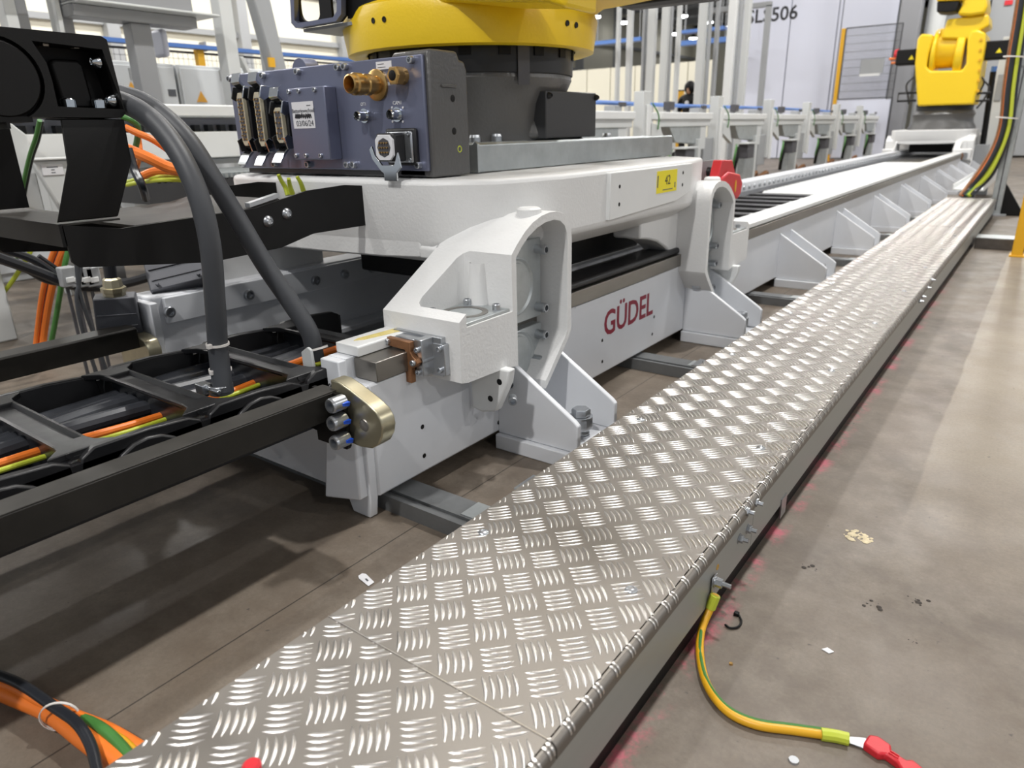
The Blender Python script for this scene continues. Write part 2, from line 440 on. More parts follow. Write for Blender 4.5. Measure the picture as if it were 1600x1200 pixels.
# fold crimp marks where the bars run over the edge
mbc = MB()
for j in range(-8, 205):
    y = 0.05 + j * 0.0402 + (j % 3) * 0.006
    if y < -0.3 or y > 8.2: continue
    prof = [(WX1 + 0.0126 * sin(t), WZ - 0.011 + 0.0126 * cos(t)) for t in [k * pi / 10 for k in range(6)]]
    prof2 = [(WX1 + 0.0105 * sin(t), WZ - 0.011 + 0.0105 * cos(t)) for t in [k * pi / 10 for k in range(5, -1, -1)]]
    for dy in (0, 0.008):
        mbc.prism(prof + prof2, 'y', y + dy, y + dy + 0.0032)
cr = obj('fold_ridges', mbc, M['relief'], wk, smooth=60); cr['kind'] = 'stuff'
for a, b in ((-0.35, 1.298), (1.3, 3.9), (3.903, 8.28)):
    obj('side_skirt', MB().box(WX1 - 0.004, WX1 + 0.0055, a, b, 0.045, WZ - 0.02), M['aluf'], wk, smooth=0)
    obj('inner_skirt', MB().box(WX0 + 0.003, WX0 + 0.008, a, b, 0.07, WZ - 0.005), M['aluf'], wk, smooth=0)
obj('floor_gasket', MB().box(WX1 - 0.016, WX1 - 0.002, -0.35, 8.28, 0.0, 0.06), M['black'], wk, smooth=0)
obj('end_plate', MB().box(WX0, WX1, 8.27, 8.28, 0.05, WZ), M['aluf'], wk, smooth=0)
for y in (0.873, 1.52, 2.18, 2.83, 3.48, 4.13, 4.78, 5.43, 6.2, 6.9, 7.6):
    for x in (-0.725, -0.42): screw(wk, (x, y, WZ), (0, 0, 1), 0.0105, 0.0045, 'dome', 'zinc')
XS = WX1 + 0.0055
for px, py in ((1178, 784), (1164, 798), (1168, 826), (1155, 841), (1455, 437), (1448, 449), (1440, 463), (1436, 470)):
    p = on_x(px, py, XS); screw(wk, (XS, p.y, p.z), (1, 0, 0), 0.0085, 0.009, 'nut', 'zinc')
p = on_x(1222, 795, XS)
obj('hanger_bracket', MB().box(XS, XS + 0.003, p.y - 0.02, p.y + 0.02, 0.01, 0.06), M['zinc'], wk)
p = on_x(1121, 886, XS)
obj('paint_ring', MB().lathe((XS, p.y, p.z), (1, 0, 0), [(0.0003, 0.0035), (0.0012, 0.0045), (0.0003, 0.006)], 14), M['dyellow'], wk)
for px, py in ((820, 750), (1090, 563), (1262, 462)):
    p = on_z(px, py, 0.10)
    obj('support_bracket', MB().box(p.x - 0.01, WX0 + 0.01, p.y - 0.03, p.y + 0.05, 0.085, 0.09), M['zinc'], wk)
    screw(wk, (p.x + 0.028, p.y, 0.09), (0, 0, 1), 0.011, 0.012, 'hex', 'zinc')
    obj('support_leg', MB().box(WX0 + 0.01, WX0 + 0.03, p.y - 0.02, p.y + 0.03, 0.0, 0.09), M['zinc'], wk)

# steel channels lying across the floor that carry track and walkway
for k, y in enumerate((1.03, 2.33, 3.63, 4.93, 6.23, 7.53)):
    lab = ['grey steel channel on the floor under the near end of the track',
           'grey floor channel running under the walkway beside the second support foot',
           'grey floor channel under the track by the third support foot',
           'grey floor channel under the track by the fourth support foot',
           'grey floor channel under the track by the fifth support foot',
           'farthest grey floor channel under the walkway'][k]
    t = thing('floor_channel', (-1.2, y, 0), lab, 'steel channel', 'steel channels under the track')
    pr = [(y, 0), (y, 0.041), (y + 0.012, 0.041), (y + 0.012, 0.034), (y + 0.03, 0.034), (y + 0.03, 0.041), (y + 0.1, 0.041), (y + 0.1, 0.0)]
    obj('channel_body', MB().prism(pr, 'x', -1.95, -0.42), M['galvd'], t, smooth=0)
    obj('zinc_plate', MB().box(-0.95, -0.83, y + 0.035, y + 0.1, 0.041, 0.0435), M['galv'], t, smooth=0)

# ================================================================== RAIL TRACK
TY0, TY1 = 0.985, 17.4
tk = thing('rail_track', (-1.67, 1.0, 0), 'light grey linear rail track with bolted support feet carrying both yellow robots', 'rail track')
tk_near = [(-2.19, 0.05), (-1.245, 0.05), (-1.225, -0.0), (-1.165, 0.0), (-1.158, 0.05), (-1.155, 0.335), (-1.222, 0.335), (-1.222, 0.386), (-1.285, 0.386), (-1.285, 0.2), (-2.04, 0.2), (-2.04, 0.42), (-2.19, 0.42)]
obj('end_plate', MB().prism([(a, max(b, 0.001)) for a, b in tk_near], 'y', TY0 - 0.005, TY0 + 0.02), M['beam'], tk, bevel=0.003)
obj('end_rib', MB().hull8([(-1.25, 0.92, 0.06), (-1.165, 0.955, 0.06), (-1.165, 0.982, 0.06), (-1.25, 0.982, 0.06)],
                          [(-1.235, 0.95, 0.33), (-1.17, 0.965, 0.33), (-1.17, 0.982, 0.33), (-1.235, 0.982, 0.33)]), M['beam'], tk, bevel=0.004)
obj('side_beam', MB().box(-1.225, -1.155, TY0 + 0.02, TY1, 0.05, 0.336), M['beam'], tk, bevel=0.006)
obj('inner_web', MB().box(-1.285, -1.225, TY0 + 0.02, TY1, 0.1, 0.386), M['beam'], tk, smooth=0)
obj('guide_rail', MB().box(-1.22, -1.146, 1.025, TY1, 0.338, 0.386), M['steel'], tk, bevel=0.002)
obj('rail_cap', MB().prism([(-1.285, 0.387), (-1.165, 0.387), (-1.155, 0.392), (-1.155, 0.411), (-1.162, 0.415), (-1.285, 0.415)], 'y', 3.3, TY1), M['white'], tk, smooth=30)
obj('rail_cap', MB().prism([(-1.285, 0.387), (-1.208, 0.387), (-1.208, 0.409), (-1.211, 0.412), (-1.285, 0.412)], 'y', 1.03, 1.45), M['white'], tk, bevel=0.003)
obj('rail_shaft', MB().box(-1.26, -1.155, 1.45, 3.3, 0.387, 0.412), M['plastic'], tk, bevel=0.010, seg=3)
obj('grease_smear', MB().prism([(-1.262, 1.08), (-1.255, 1.06), (-1.24, 1.08), (-1.228, 1.14), (-1.218, 1.2), (-1.25, 1.2), (-1.255, 1.14)], 'z', 0.412, 0.4132), M['grease'], tk)
obj('end_stop', MB().box(-1.285, -1.155, 3.28, 3.31, 0.29, 0.412), M['white'], tk, bevel=0.004)
obj('side_beam', MB().box(-2.19, -2.075, TY0 + 0.02, TY1, 0.05, 0.43), M['beam'], tk, bevel=0.006)
obj('rack_plate', MB().box(-2.075, -2.06, TY0 + 0.05, TY1, 0.345, 0.425), M['beam'], tk, bevel=0.003)
obj('rack_ledge', MB().box(-2.075, -2.0, TY0 + 0.05, TY1, 0.18, 0.2), M['beam'], tk, bevel=0.003)
obj('trough_floor', MB().box(-2.075, -1.285, TY0 + 0.02, TY1, 0.1, 0.12), M['dusty'], tk, smooth=0)
obj('pivot_hole', MB().cyl((-2.06, 0.985 + 0.065, 0.39), (-2.0595, 1.05, 0.39), 0.001), M['black'], tk)
for k in range(118):
    screw(tk, (-2.06, 1.042 + 0.1368 * k, 0.382), (1, 0, 0), 0.017, 0.014, 'cap', 'zinc')
# cable carrier laid out inside the track: black cross bars, then a pale ribbed stretch painted as glare
for k in range(10):
    y = 3.42 + k * 0.29
    obj('cross_bar', MB().box(-1.98, -1.29, y, y + 0.12, 0.318, 0.34), M['plastic'], tk, bevel=.004)
    obj('bar_rivet', MB().box(-1.5, -1.46, y + .01, y + 0.035, 0.338, 0.346), M['lgrey'], tk, smooth=0)
for x in (-2.0, -1.3):
    obj('carrier_band', MB().box(x, x + 0.02, 3.3, 16.5, 0.22, 0.335), M['plastic'], tk, smooth=0)
obj('glare_ribs', MB().prism([(6.2 + k * 0.05, 0.352 if k % 2 else 0.338) for k in range(109)] + [(11.6, 0.3), (6.2, 0.3)], 'x', -1.93, -1.30), M['lgrey'], tk, smooth=0)  # pale colour stands in for glare on the black cross bars
obj('carrier_deck', MB().box(-1.98, -1.3, 11.62, 16.5, 0.3, 0.335), M['plastic'], tk, smooth=0)
# support feet
def foot(y0):
    f = obj('support_foot', MB().prism([(-1.157, y0 - 0.015), (-0.885, y0 - 0.015), (-0.875, y0 - 0.005), (-0.875, y0 + 0.245), (-1.157, y0 + 0.245)], 'z', 0.0, 0.045), M['beam'], tk, bevel=0.003)
    for dy in (0.0, 0.205):
        g = [(-1.156, 0.046), (-0.888, 0.046), (-0.888, 0.125), (-0.9, 0.136), (-1.156, 0.30)]
        obj('gusset', MB().prism(g, 'y', y0 + dy, y0 + dy + 0.018), M['beam'], f, bevel=0.003)
    c = (-0.945, y0 + 0.112)
    b = MB().lathe((*c, 0.045), (0, 0, 1), [(0, 0), (0, 0.026), (0.006, 0.026), (0.006, 0.023), (0.012, 0.026), (0.018, 0.023), (0.024, 0.023)], 20)
    b.lathe((*c, 0.069), (0, 0, 1), [(0, 0), (0, 0.033), (0.03, 0.033), (0.034, 0.03), (0.034, 0.02)], 6)
    b.lathe((*c, 0.103), (0, 0, 1), [(0, 0.034), (0.005, 0.034), (0.005, 0.028)], 20)
    b.lathe((*c, 0.108), (0, 0, 1), [(0, 0.027), (0.018, 0.027), (0.022, 0.024), (0.022, 0)], 6)
    obj('levelling_bolt', b, M['zinc'], f)
    return f
for k in range(12): foot(1.48 + 1.313 * k)
# lettering and small tapped holes on the side
pa = on_x(945, 497, -1.155); pb = on_x(1018, 490, -1.155)
text('lettering', 'GÜDEL', 0.125, (-1.1545, (pa.y + pb.y) / 2, 0.225), (0, 1, 0), (0, 0, 1), M['maroon'], tk, bold=0.0022, sx=0.98)
for px, py in ((660, 667), (663, 712), (941, 532), (941, 565), (1022, 495), (1019, 522), (779, 660)):
    p = on_x(px, py, -1.155)
    obj('tapped_hole', MB().lathe((-1.1548, p.y, p.z), (1, 0, 0), [(0, 0), (0.0006, 0.0055), (0, 0.0065)], 12), M['black'], tk)
obj('letter_plate', MB().box(-1.156, -1.1535, 1.9, 2.52, 0.328, 0.333), M['beam'], tk)

# ================================================================== CARRIAGE
CXC, CYC = -1.67, 2.2
def carriage():
    t = thing('carriage', (CXC, CYC, 0.4), 'white cast carriage with roller housings riding the near end of the track', 'carriage')
    # main plate
    x0, x1, y0, y1 = -2.24, -1.10, 1.40, 3.0
    mb = MB()
    top = [(x0 + .06, y0), (x1 - .2, y0), (x1 - .05, y0 + .12), (x1, y0 + .35), (x1, y1 - .35), (x1 - .05, y1 - .12), (x1 - .2, y1), (x0 + .06, y1), (x0, y1 - .06), (x0, y0 + .06)]
    ctr = Vector((CXC, CYC))
    low = [(ctr.x + (a - ctr.x) * 0.86, ctr.y + (b - ctr.y) * (0.97 if abs(b - ctr.y) > .7 else .9)) for a, b in top]
    n = len(top)
    vs = [(a, b, 0.755) for a, b in top] + [(a, b, 0.585) for a, b in top] + [(a, b, 0.535) for a, b in low]
    fs = [tuple(range(n)), tuple(range(3 * n - 1, 2 * n - 1, -1))]
    for r in range(2):
        for i in range(n): fs.append((r * n + i, r * n + (i + 1) % n, (r + 1) * n + (i + 1) % n, (r + 1) * n + i))
    mb.add(vs, fs)
    obj('main_plate', mb, M['cast'], t, bevel=0.014, seg=3, smooth=45)
    # front apron down to the trough opening
    ap = [(-2.2, 0.60), (-1.345, 0.60), (-1.345, 0.549), (-1.5, 0.54), (-1.75, 0.535), (-1.96, 0.533), (-2.2, 0.55)]
    obj('front_apron', MB().prism(ap, 'y', 1.402, 1.45), M['cast'], t, bevel=0.006, smooth=45)
    pad = [(1.99, 0.745), (2.62, 0.745), (2.62, 0.64), (2.5, 0.618), (1.99, 0.60)]
    obj('machined_pad', MB().prism(pad, 'x', -1.12, -1.086), M['white'], t, bevel=0.003)
    for yy, zz in ((2.05, .70), (2.05, .645), (2.54, .715), (2.54, .672), (2.33, .665), (2.41, .662)):
        obj('tapped_hole', MB().lathe((-1.0858, yy, zz), (1, 0, 0), [(0, 0), (0.0006, 0.0055), (0, 0.0065)], 10), M['black'], t)
    def housing(sy, sx):
        fy = lambda v: CYC + sy * (v - CYC); fx = lambda v: CXC + sx * (v - CXC)
        out = [(1.195, .305), (1.195, .455), (1.40, .577), (1.43, .605), (1.465, .632), (1.50, .651), (1.54, .664), (1.58, .669), (1.615, .668), (1.645, .66), (1.668, .645), (1.684, .622), (1.69, .59), (1.69, .32), (1.675, .30), (1.555, .18), (1.53, .19), (1.435, .285), (1.36, .295), (1.22, .30)]
        X0, X1 = (-1.292 if sx > 0 else -1.215), -1.04
        o = obj('roller_housing', MB().prism([(fy(a), b) for a, b in out], 'x', fx(X0), fx(X1)), M['cast'], t, smooth=0)
        cut = []
        pk = [(fx(-1.185), fy(1.222)), (fx(-1.0), fy(1.222)), (fx(-1.0), fy(1.405)), (fx(-1.175), fy(1.405)), (fx(-1.19), fy(1.398)), (fx(-1.198), fy(1.38)), (fx(-1.205), fy(1.25)), (fx(-1.2), fy(1.232))]
        cut.append(MB().prism(pk, 'z', .438, .9))
        wn = [(1.425, .10), (1.425, .572), (1.45, .596), (1.48, .617), (1.52, .635), (1.56, .645), (1.60, .647), (1.63, .641), (1.652, .627), (1.665, .605), (1.668, .58), (1.668, .33), (1.655, .308), (1.556, .205), (1.556, .10)]
        cut.append(MB().prism([(fy(a), b) for a, b in wn], 'x', fx(-1.152), fx(-1.0)))
        boolean(o, cut)
        for p in o.data.polygons: p.use_smooth = True
        o.data.set_sharp_from_angle(angle=radians(50))
        b = o.modifiers.new('bevel', 'BEVEL'); b.width = 0.006; b.segments = 3; b.limit_method = 'ANGLE'; b.angle_limit = radians(35)
        if sx < 0: return o
        # blend between housing and plate
        tw = [(1.40, .548), (1.40, .577), (1.43, .605), (1.465, .632), (1.50, .651), (1.54, .664), (1.58, .669), (1.64, .665), (1.64, .548)]
        obj('plate_web', MB().prism([(fy(a), b) for a, b in tw], 'x', -1.35, -1.28), M['cast'], t, bevel=0.006, seg=3, smooth=50)
        wb = [(2.38, .6), (2.38, .487), (2.45, .478), (2.535, .458), (2.61, .425), (2.665, .39), (2.705, .345), (2.722, .28), (2.727, .17), (2.8, .17), (2.8, .6)]
        if sy < 0: obj('arch_web', MB().prism([((a if sy < 0 else 2 * CYC - a), b) for a, b in wb], 'x', -1.285, -1.17), M['cast'], t, bevel=.008, smooth=45)
        bm_ = MB().lathe((-1.09, fy(1.555), .655), (0, 0, 1), [(0, 0.035), (0.022, 0.032), (0.027, 0.026), (0.027, 0)], 20)
        obj('lifting_boss', bm_, M['cast'], t)
        # post inside the pocket
        pp = MB().lathe((-1.15, fy(1.41), .438), (0, 0, 1), [(0, 0.032), (.07, .027), (.115, .024)], 18)
        obj('pocket_post', pp, M['cast'], t)
        # plate on the ledge with three screws
        ly = sorted((fy(1.225), fy(1.40)))
        pl = obj('ledge_plate', MB().box(-1.19, -1.045, ly[0], ly[1], .438, .446), M['galv'], t, bevel=0.002)
        obj('bearing_ring', MB().lathe((-1.12, fy(1.31), .446), (0, 0, 1), [(0, .06), (.0012, .06), (.0012, .045), (0, .045)], 24), M['steel'], pl)
        for xx, yy in ((-1.165, 1.375), (-1.065, 1.37), (-1.075, 1.245), (-1.175, 1.25)):
            screw(pl, (xx, fy(yy), .446), (0, 0, 1), .0105, .016)
        # roller plates
        for zc, za, zb in ((.47, .365, .59), (.265, .185, .345)):
            ya, yb = sorted((fy(1.43), fy(1.65)))
            if zc > .4: rpm = MB().box(-1.151, -1.118, ya, yb, za, zb)
            else: rpm = MB().prism([(fy(1.43), .345), (fy(1.65), .345), (fy(1.65), .30), (fy(1.555), .185), (fy(1.43), .165)], 'x', -1.151, -1.118)
            rp = obj('roller_plate', rpm, M['galv'], t, bevel=0.003)
            obj('bearing_cover', MB().lathe((-1.119, fy(1.525), zc), (1, 0, 0), [(0, .082), (.004, .082), (.006, .078), (-0.004 + .005, .072), (.001, .066), (.006, .064), (.006, 0)], 32), M['galv'], rp)
            for yy, zz in ((1.628, zb - .03), (1.628 if zc > .4 else 1.61, za + (.03 if zc > .4 else .06)), (1.452, zb - .028), (1.452, za + .028)):
                screw(rp, (-1.118, fy(yy), zz), (1, 0, 0), .0135, .034)
        # cover plate under the box with two holes
        tb = [(-1.139, .30), (-1.139, .172), (-1.105, .166), (-1.058, .178), (-1.018, .262), (-1.012, .30)]
        ya, yb = sorted((fy(1.345), fy(1.375)))
        cv = obj('cover_tab', MB().prism(tb, 'y', ya, yb), M['white'], t, bevel=0.005)
        if sy > 0:
            for px, py in ((780, 597), (766, 623)):
                p = on_y(px, py, 1.344)
                obj('through_hole', MB().lathe((p.x, 1.3445, p.z), (0, -1, 0), [(0, 0), (.0006, .0075), (0, .0085)], 14), M['black'], cv)
            p = on_y(801, 622, 1.40); screw(cv, (p.x, 1.40, p.z), (0.6, -0.8, 0), .012, .03)
    for sy in (1, -1):
        for sx in (1, -1): housing(sy, sx)
    obj('shade_box', MB().box(-1.99, -1.36, 1.75, 2.75, .40, .545), M['black'], t, bevel=.01)  # black box put in so the openings under the plate look dark
    # rail wiper at the near housing
    wp = obj('wiper_block', MB().box(-1.225, -1.135, 1.15, 1.196, .33, .41), M['zinc'], t, bevel=0.003)
    obj('wiper_block_plate', MB().box(-1.245, -1.085, 1.18, 1.196, .318, .415), M['zinc'], t, bevel=0.002)
    obj('wiper_side_plate', MB().box(-1.12, -1.075, 1.178, 1.196, .322, .40), M['zinc'], t, bevel=0.002)
    ag = obj('bronze_wiper', MB().prism([(-1.216, .412), (-1.136, .410), (-1.136, .386), (-1.128, .375), (-1.117, .37), (-1.114, .362), (-1.12, .353), (-1.136, .345), (-1.138, .308), (-1.2, .310), (-1.2, .337), (-1.153, .337), (-1.153, .389), (-1.216, .392)], 'y', 1.125, 1.14), M['bronze'], t, bevel=0.001)
    obj('wiper_frame', MB().box(-1.135, -1.112, 1.14, 1.18, .325, .415), M['zinc'], t, bevel=0.002)
    obj('spacer_pin', MB().cyl((-1.122, 1.14, .362), (-1.122, 1.18, .362), .011), M['zinc'], t)
    for x, z, y in ((-1.207, .402, 1.125), (-1.126, .362, 1.125), (-1.185, .320, 1.125), (-1.09, .388, 1.178), (-1.09, .335, 1.178), (-1.125, .39, 1.14), (-1.125, .335, 1.14)):
        screw(t, (x, y, z), (0, -1, 0), .0075, .008)
    return t
cr1 = carriage()
far_cr = dup(cr1, (0, 12.3, 0), 'white carriage under the far robot at the distant end of the track')

# sticker
st = thing('asset_sticker', (-1.085, 2.4, 0.69), 'yellow square sticker reading 42 on the white carriage side', 'sticker')
a = on_x(1027, 268, -1.0855); b = on_x(1057, 292, -1.0855)
sy0, sy1, sz0, sz1 = a.y, b.y, min(a.z, b.z) - .012, max(a.z, b.z)
obj('sticker_film', MB().box(-1.0862, -1.0852, sy0, sy1, sz0, sz1), M['sticker'], st, smooth=0)
text('number', '42', (sz1 - sz0) * 0.62, (-1.085, (sy0 + sy1) / 2 + .005, (sz0 + sz1) / 2 + .003), (0, 1, 0), (0, 0, 1), M['ink'], st)
obj('side_print', MB().box(-1.0852, -1.0849, sy0 + .004, sy0 + .012, sz0 + .02, sz1 - .015), M['gink'], st, smooth=0)
obj('bottom_print', MB().box(-1.0852, -1.0849, sy0 + .05, sy1 - .035, sz0 + .008, sz0 + .011), M['gink'], st, smooth=0)
obj('corner_print', MB().box(-1.0852, -1.0849, sy1 - .02, sy1 - .012, sz0 + .012, sz0 + .03), M['gink'], st, smooth=0)

# galvanised channel lying on the carriage
gb = thing('galvanised_channel', (-1.43, 2.3, 0.756), 'galvanised steel box channel lying on the carriage beside the robot base', 'steel channel')
obj('channel_body', MB().prism([(-1.5, .757), (-1.37, .757), (-1.37, .835), (-1.378, .842), (-1.384, .836), (-1.486, .836), (-1.492, .842), (-1.5, .835)], 'y', 1.70, 3.07), M['galv'], gb, bevel=0.003)
obj('end_plate', MB().prism([(-1.505, .757), (-1.366, .757), (-1.366, .838), (-1.376, .847), (-1.386, .838), (-1.485, .838), (-1.494, .847), (-1.505, .838)], 'y', 1.69, 1.70), M['galv'], gb, bevel=0.002)
obj('stain', MB().lathe((-1.45, 1.6895, .80), (0, -1, 0), [(0, .016), (.0005, .012), (.0006, 0)], 14), M['darksteel'], gb)

# red plastic locking block
rb = thing('red_lock_block', (-1.1, 3.05, 0.6), 'red plastic block with yellow oval mark behind the far roller housing', 'red block')
def yz(px, py, X=-1.1): p = on_x(px, py, X); return (p.y, p.z)
obj('block_body', MB().prism([yz(1125, 250), yz(1141, 250), yz(1146, 272), yz(1132, 268), yz(1117, 284)], 'x', -1.13, -1.09), M['red'], rb, bevel=0.004)
obj('handle', MB().prism([yz(1117, 282), yz(1133, 268), yz(1150, 272), yz(1154, 285), yz(1151, 303), yz(1146, 311), yz(1128, 296)], 'x', -1.14, -1.08), M['red'], rb, bevel=0.008)
p = on_x(1149, 291, -1.08)
obj('oval_mark', MB().ball((-1.079, p.y, p.z), .012, sc=(.12, .9, 2.2)), M['dyellow'], rb)
hb = thing('hanger_plate', (-1.2, 3.0, .6), 'grey steel plate with round black plug behind the white carriage', 'plate')
obj('plate', MB().box(-1.22, -1.21, 2.9, 3.22, .56, .733), M['grey'], hb)
p = on_x(1106, 268, -1.21)
obj('plug', MB().lathe((-1.21, p.y, p.z), (1, 0, 0), [(0, .02), (.015, .018), (.018, 0)], 16), M['plastic'], hb)

# ================================================================== ROBOT BASE (near) AND FAR ROBOT
RX, RY = -1.79, 2.2
def robot_base(t, X, Y, k_=1.0):
    o = (X, Y, 0.0)
    obj('base_casting', MB().lathe(o, (0, 0, 1), [(.757, 0), (.757, .325), (.79, .325), (.80, .315), (.84, .312), (.90, .318), (.96, .33), (1.01, .352), (1.04, .366), (1.06, .362), (1.06, 0)], 56) if k_ == 1 else MB().lathe(o, (0, 0, 1), [(.757, 0), (.757, .5), (.80, .49), (.86, .45), (.94, .44), (.99, .46), (1.04, .43), (1.06, .40), (1.06, 0)], 40), M['base'], t)
    rg = obj('bearing_ring', MB().lathe(o, (0, 0, 1), [(1.055, 0), (1.055, .37 * k_), (1.165, .37 * k_), (1.165, 0)], 64), M['plastic'], t, smooth=30)
    for k in range(18):
        a = k * 2 * pi / 18 + .1; c = Vector((X + cos(a) * .371 * k_, Y + sin(a) * .371 * k_, 1.125))
        q = MB().box(-.006, .003, -.02, .02, -.02, .025).xf(Matrix.Translation(c) @ Matrix.Rotation(a, 4, 'Z'))
        obj('ring_window', q, M['black'], rg, smooth=0)
r1 = thing('industrial_robot', (RX, RY, .757), 'yellow six axis robot with dark grey base, cropped by the top edge', 'robot')
robot_base(r1, RX, RY)
# yellow turret
obj('turret', MB().lathe((RX, RY, 0), (0, 0, 1), [(1.135, .38), (1.126, .425), (1.132, .445), (1.225, .458), (1.262, .445), (1.30, .39), (1.34, .36), (1.75, .34), (1.75, 0)], 64), M['yellow'], r1, smooth=30)
obj('turret_underside', MB().lathe((RX, RY, 0), (0, 0, 1), [(1.131, .43), (1.145, .38), (1.19, .365)], 48), M['yellow'], r1)
am = [on_y(x, y, 2.5) for x, y in ((830, 60), (900, 68), (925, 58), (929, 28), (946, 16), (985, 9), (1042, -3), (1060, -60), (830, -60))]
obj('turret_arm', MB().prism([(v.x, v.z) for v in am], 'y', 2.2, 2.5), M['yellow'], r1, bevel=.02, seg=3, smooth=45)
am = [on_y(x, y, 1.72) for x, y in ((572, 6), (585, 10), (598, 4), (604, -30), (560, -30))]
obj('turret_lug', MB().prism([(v.x, v.z) for v in am], 'y', 1.80, 1.98), M['yellow'], r1, bevel=.015, seg=3, smooth=45)
am = [on_y(x, y, 1.70) for x, y in ((640, 4), (665, -4), (820, -4), (850, 6), (850, -40), (630, -40))]
obj('turret_rib', MB().prism([(v.x, v.z) for v in am], 'y', 1.80, 1.98), M['yellow'], r1, bevel=.015, seg=3, smooth=45)
obj('turret_column', MB().hull8([(-2.15, 1.95, 1.6), (-1.2, 1.95, 1.6), (-1.2, 2.55, 1.6), (-2.15, 2.55, 1.6)], [(-2.1, 2.0, 2.25), (-1.35, 2.0, 2.25), (-1.35, 2.5, 2.25), (-2.1, 2.5, 2.25)]), M['yellow'], r1, bevel=.06, seg=3, smooth=45)
obj('upper_arm', MB().hull8([(-1.5, 1.95, 2.05), (-1.15, 1.95, 2.05), (-1.15, 2.4, 2.05), (-1.5, 2.4, 2.05)], [(-1.15, 2.35, 3.1), (-.9, 2.35, 3.1), (-.9, 2.75, 3.1), (-1.15, 2.75, 3.1)]), M['yellow'], r1, bevel=.06, seg=3, smooth=45)
obj('fore_arm', MB().hull8([(-1.2, 2.3, 2.8), (-.85, 2.3, 2.8), (-.85, 2.3, 3.15), (-1.2, 2.3, 3.15)], [(-1.1, 3.7, 2.5), (-.9, 3.7, 2.5), (-.9, 3.7, 2.7), (-1.1, 3.7, 2.7)]), M['yellow'], r1, bevel=.05, seg=3, smooth=45)
def on_cyl(px, py, R_):
    d = ray(px, py); ox, oy = CAM.x - RX, CAM.y - RY
    a_ = d.x ** 2 + d.y ** 2; b_ = ox * d.x + oy * d.y; c_ = ox * ox + oy * oy - R_ * R_
    t_ = (-b_ - math.sqrt(max(0, b_ * b_ - a_ * c_))) / a_; return CAM + d * t_
for px, py in ((583, 32), (600, 30), (887, 36), (901, 39)):
    p = on_cyl(px, py, .456); d = Vector((p.x - RX, p.y - RY, 0)).normalized()
    obj('bolt_hole', MB().lathe(p, d, [(0, 0), (.001, .0085), (-.004, .0095)], 14), M['black'], r1)
# graduation plate and side box
obj('scale_plate', MB().box(-.0, .003, -.022, .022, -.075, .055).xf(Matrix.Translation(Vector((RX + cos(-.42) * .372, RY + sin(-.42) * .372, 1.09))) @ Matrix.Rotation(-.42, 4, 'Z')), M['dgrey'], r1)
BXF = -1.425
a0 = on_x(853, 137, BXF); a1 = on_x(932, 140, BXF)
jb = obj('side_box', MB().box(-1.70, BXF, a0.y, a1.y, .846, 1.0), M['cover'], r1, bevel=.004)
obj('side_neck', MB().hull8([(-1.80, a0.y - .10, .845), (-1.45, a0.y - .012, .845), (-1.45, a1.y - .03, .845), (-1.80, a1.y + .05, .845)], [(-1.80, a0.y - .02, 1.06), (-1.50, a0.y + .03, 1.05), (-1.50, a1.y - .13, 1.05), (-1.80, a1.y, 1.06)]), M['base'], r1, bevel=.02, seg=3, smooth=50)
obj('side_foot', MB().box(-1.80, -1.475, a0.y + .01, a1.y, .757, .846), M['base'], r1, bevel=.01)
for y in (a0.y + .016, a1.y - .006):
    screw(jb, (BXF, y, .984), (1, 0, 0), .011, .014, 'dome', 'plastic')
for px, py in ((742, 216), (776, 214), (948, 212)):
    p = on_x(px, py, -1.53); screw(r1, (p.x, p.y, p.z - .045), (0, 0, 1), .019, .055)
    obj('bolt_flange', MB().lathe((p.x, p.y, .757), (0, 0, 1), [(0, .04), (p.z - .045 - .757, .035), (p.z - .045 - .757, 0)], 16), M['base'], r1)
# black cable frame left of the turret: front lip, slotted back plate, floor
Yf = 1.74
fo = [on_y(x, y, Yf) for x, y in ((450, -60), (455, 36), (462, 44), (525, 33), (533, 22), (533, -60))]
fi = [on_y(x, y, Yf) for x, y in ((458, -50), (460, 32), (465, 36), (520, 27), (526, 18), (526, -50))]
fr1 = obj('frame_lip', MB().prism([(v.x, v.z) for v in fo], 'y', Yf, Yf + .02), M['panel'], r1, smooth=0)
boolean(fr1, [MB().prism([(v.x, v.z) for v in fi], 'y', Yf - .1, Yf + .1)])
bp_ = obj('frame_plate', MB().prism([(v.x, v.z) for v in fo], 'y', Yf + .02, Yf + .03), M['black'], r1, smooth=0)
c_ = on_y(485, 12, Yf + .025); c2 = on_y(524, 8, Yf + .025)
cutA = [(c_.x + .052 * cos(t) * abs(cos(t)) ** -.4, c_.z + .042 * sin(t) * abs(sin(t)) ** -.4 - .12 * cos(t) * .052) for t in [k * pi / 12 + .01 for k in range(24)]]
boolean(bp_, [MB().prism(cutA, 'y', Yf - .1, Yf + .1), MB().box(c2.x - .016, c2.x + .012, Yf - .1, Yf + .1, c2.z - .04, c2.z + .3)])
e0, e1 = on_y(463, 44, Yf), on_y(533, 34, Yf)
obj('frame_floor', MB().box(e0.x, e1.x + .02, Yf + .03, Yf + .2, e0.z - .01, e0.z), M['grey'], r1, smooth=0)
obj('frame_arm', MB().box(e1.x, e1.x + .14, Yf + .03, Yf + .14, e0.z + .01, e0.z + .3), M['black'], r1)
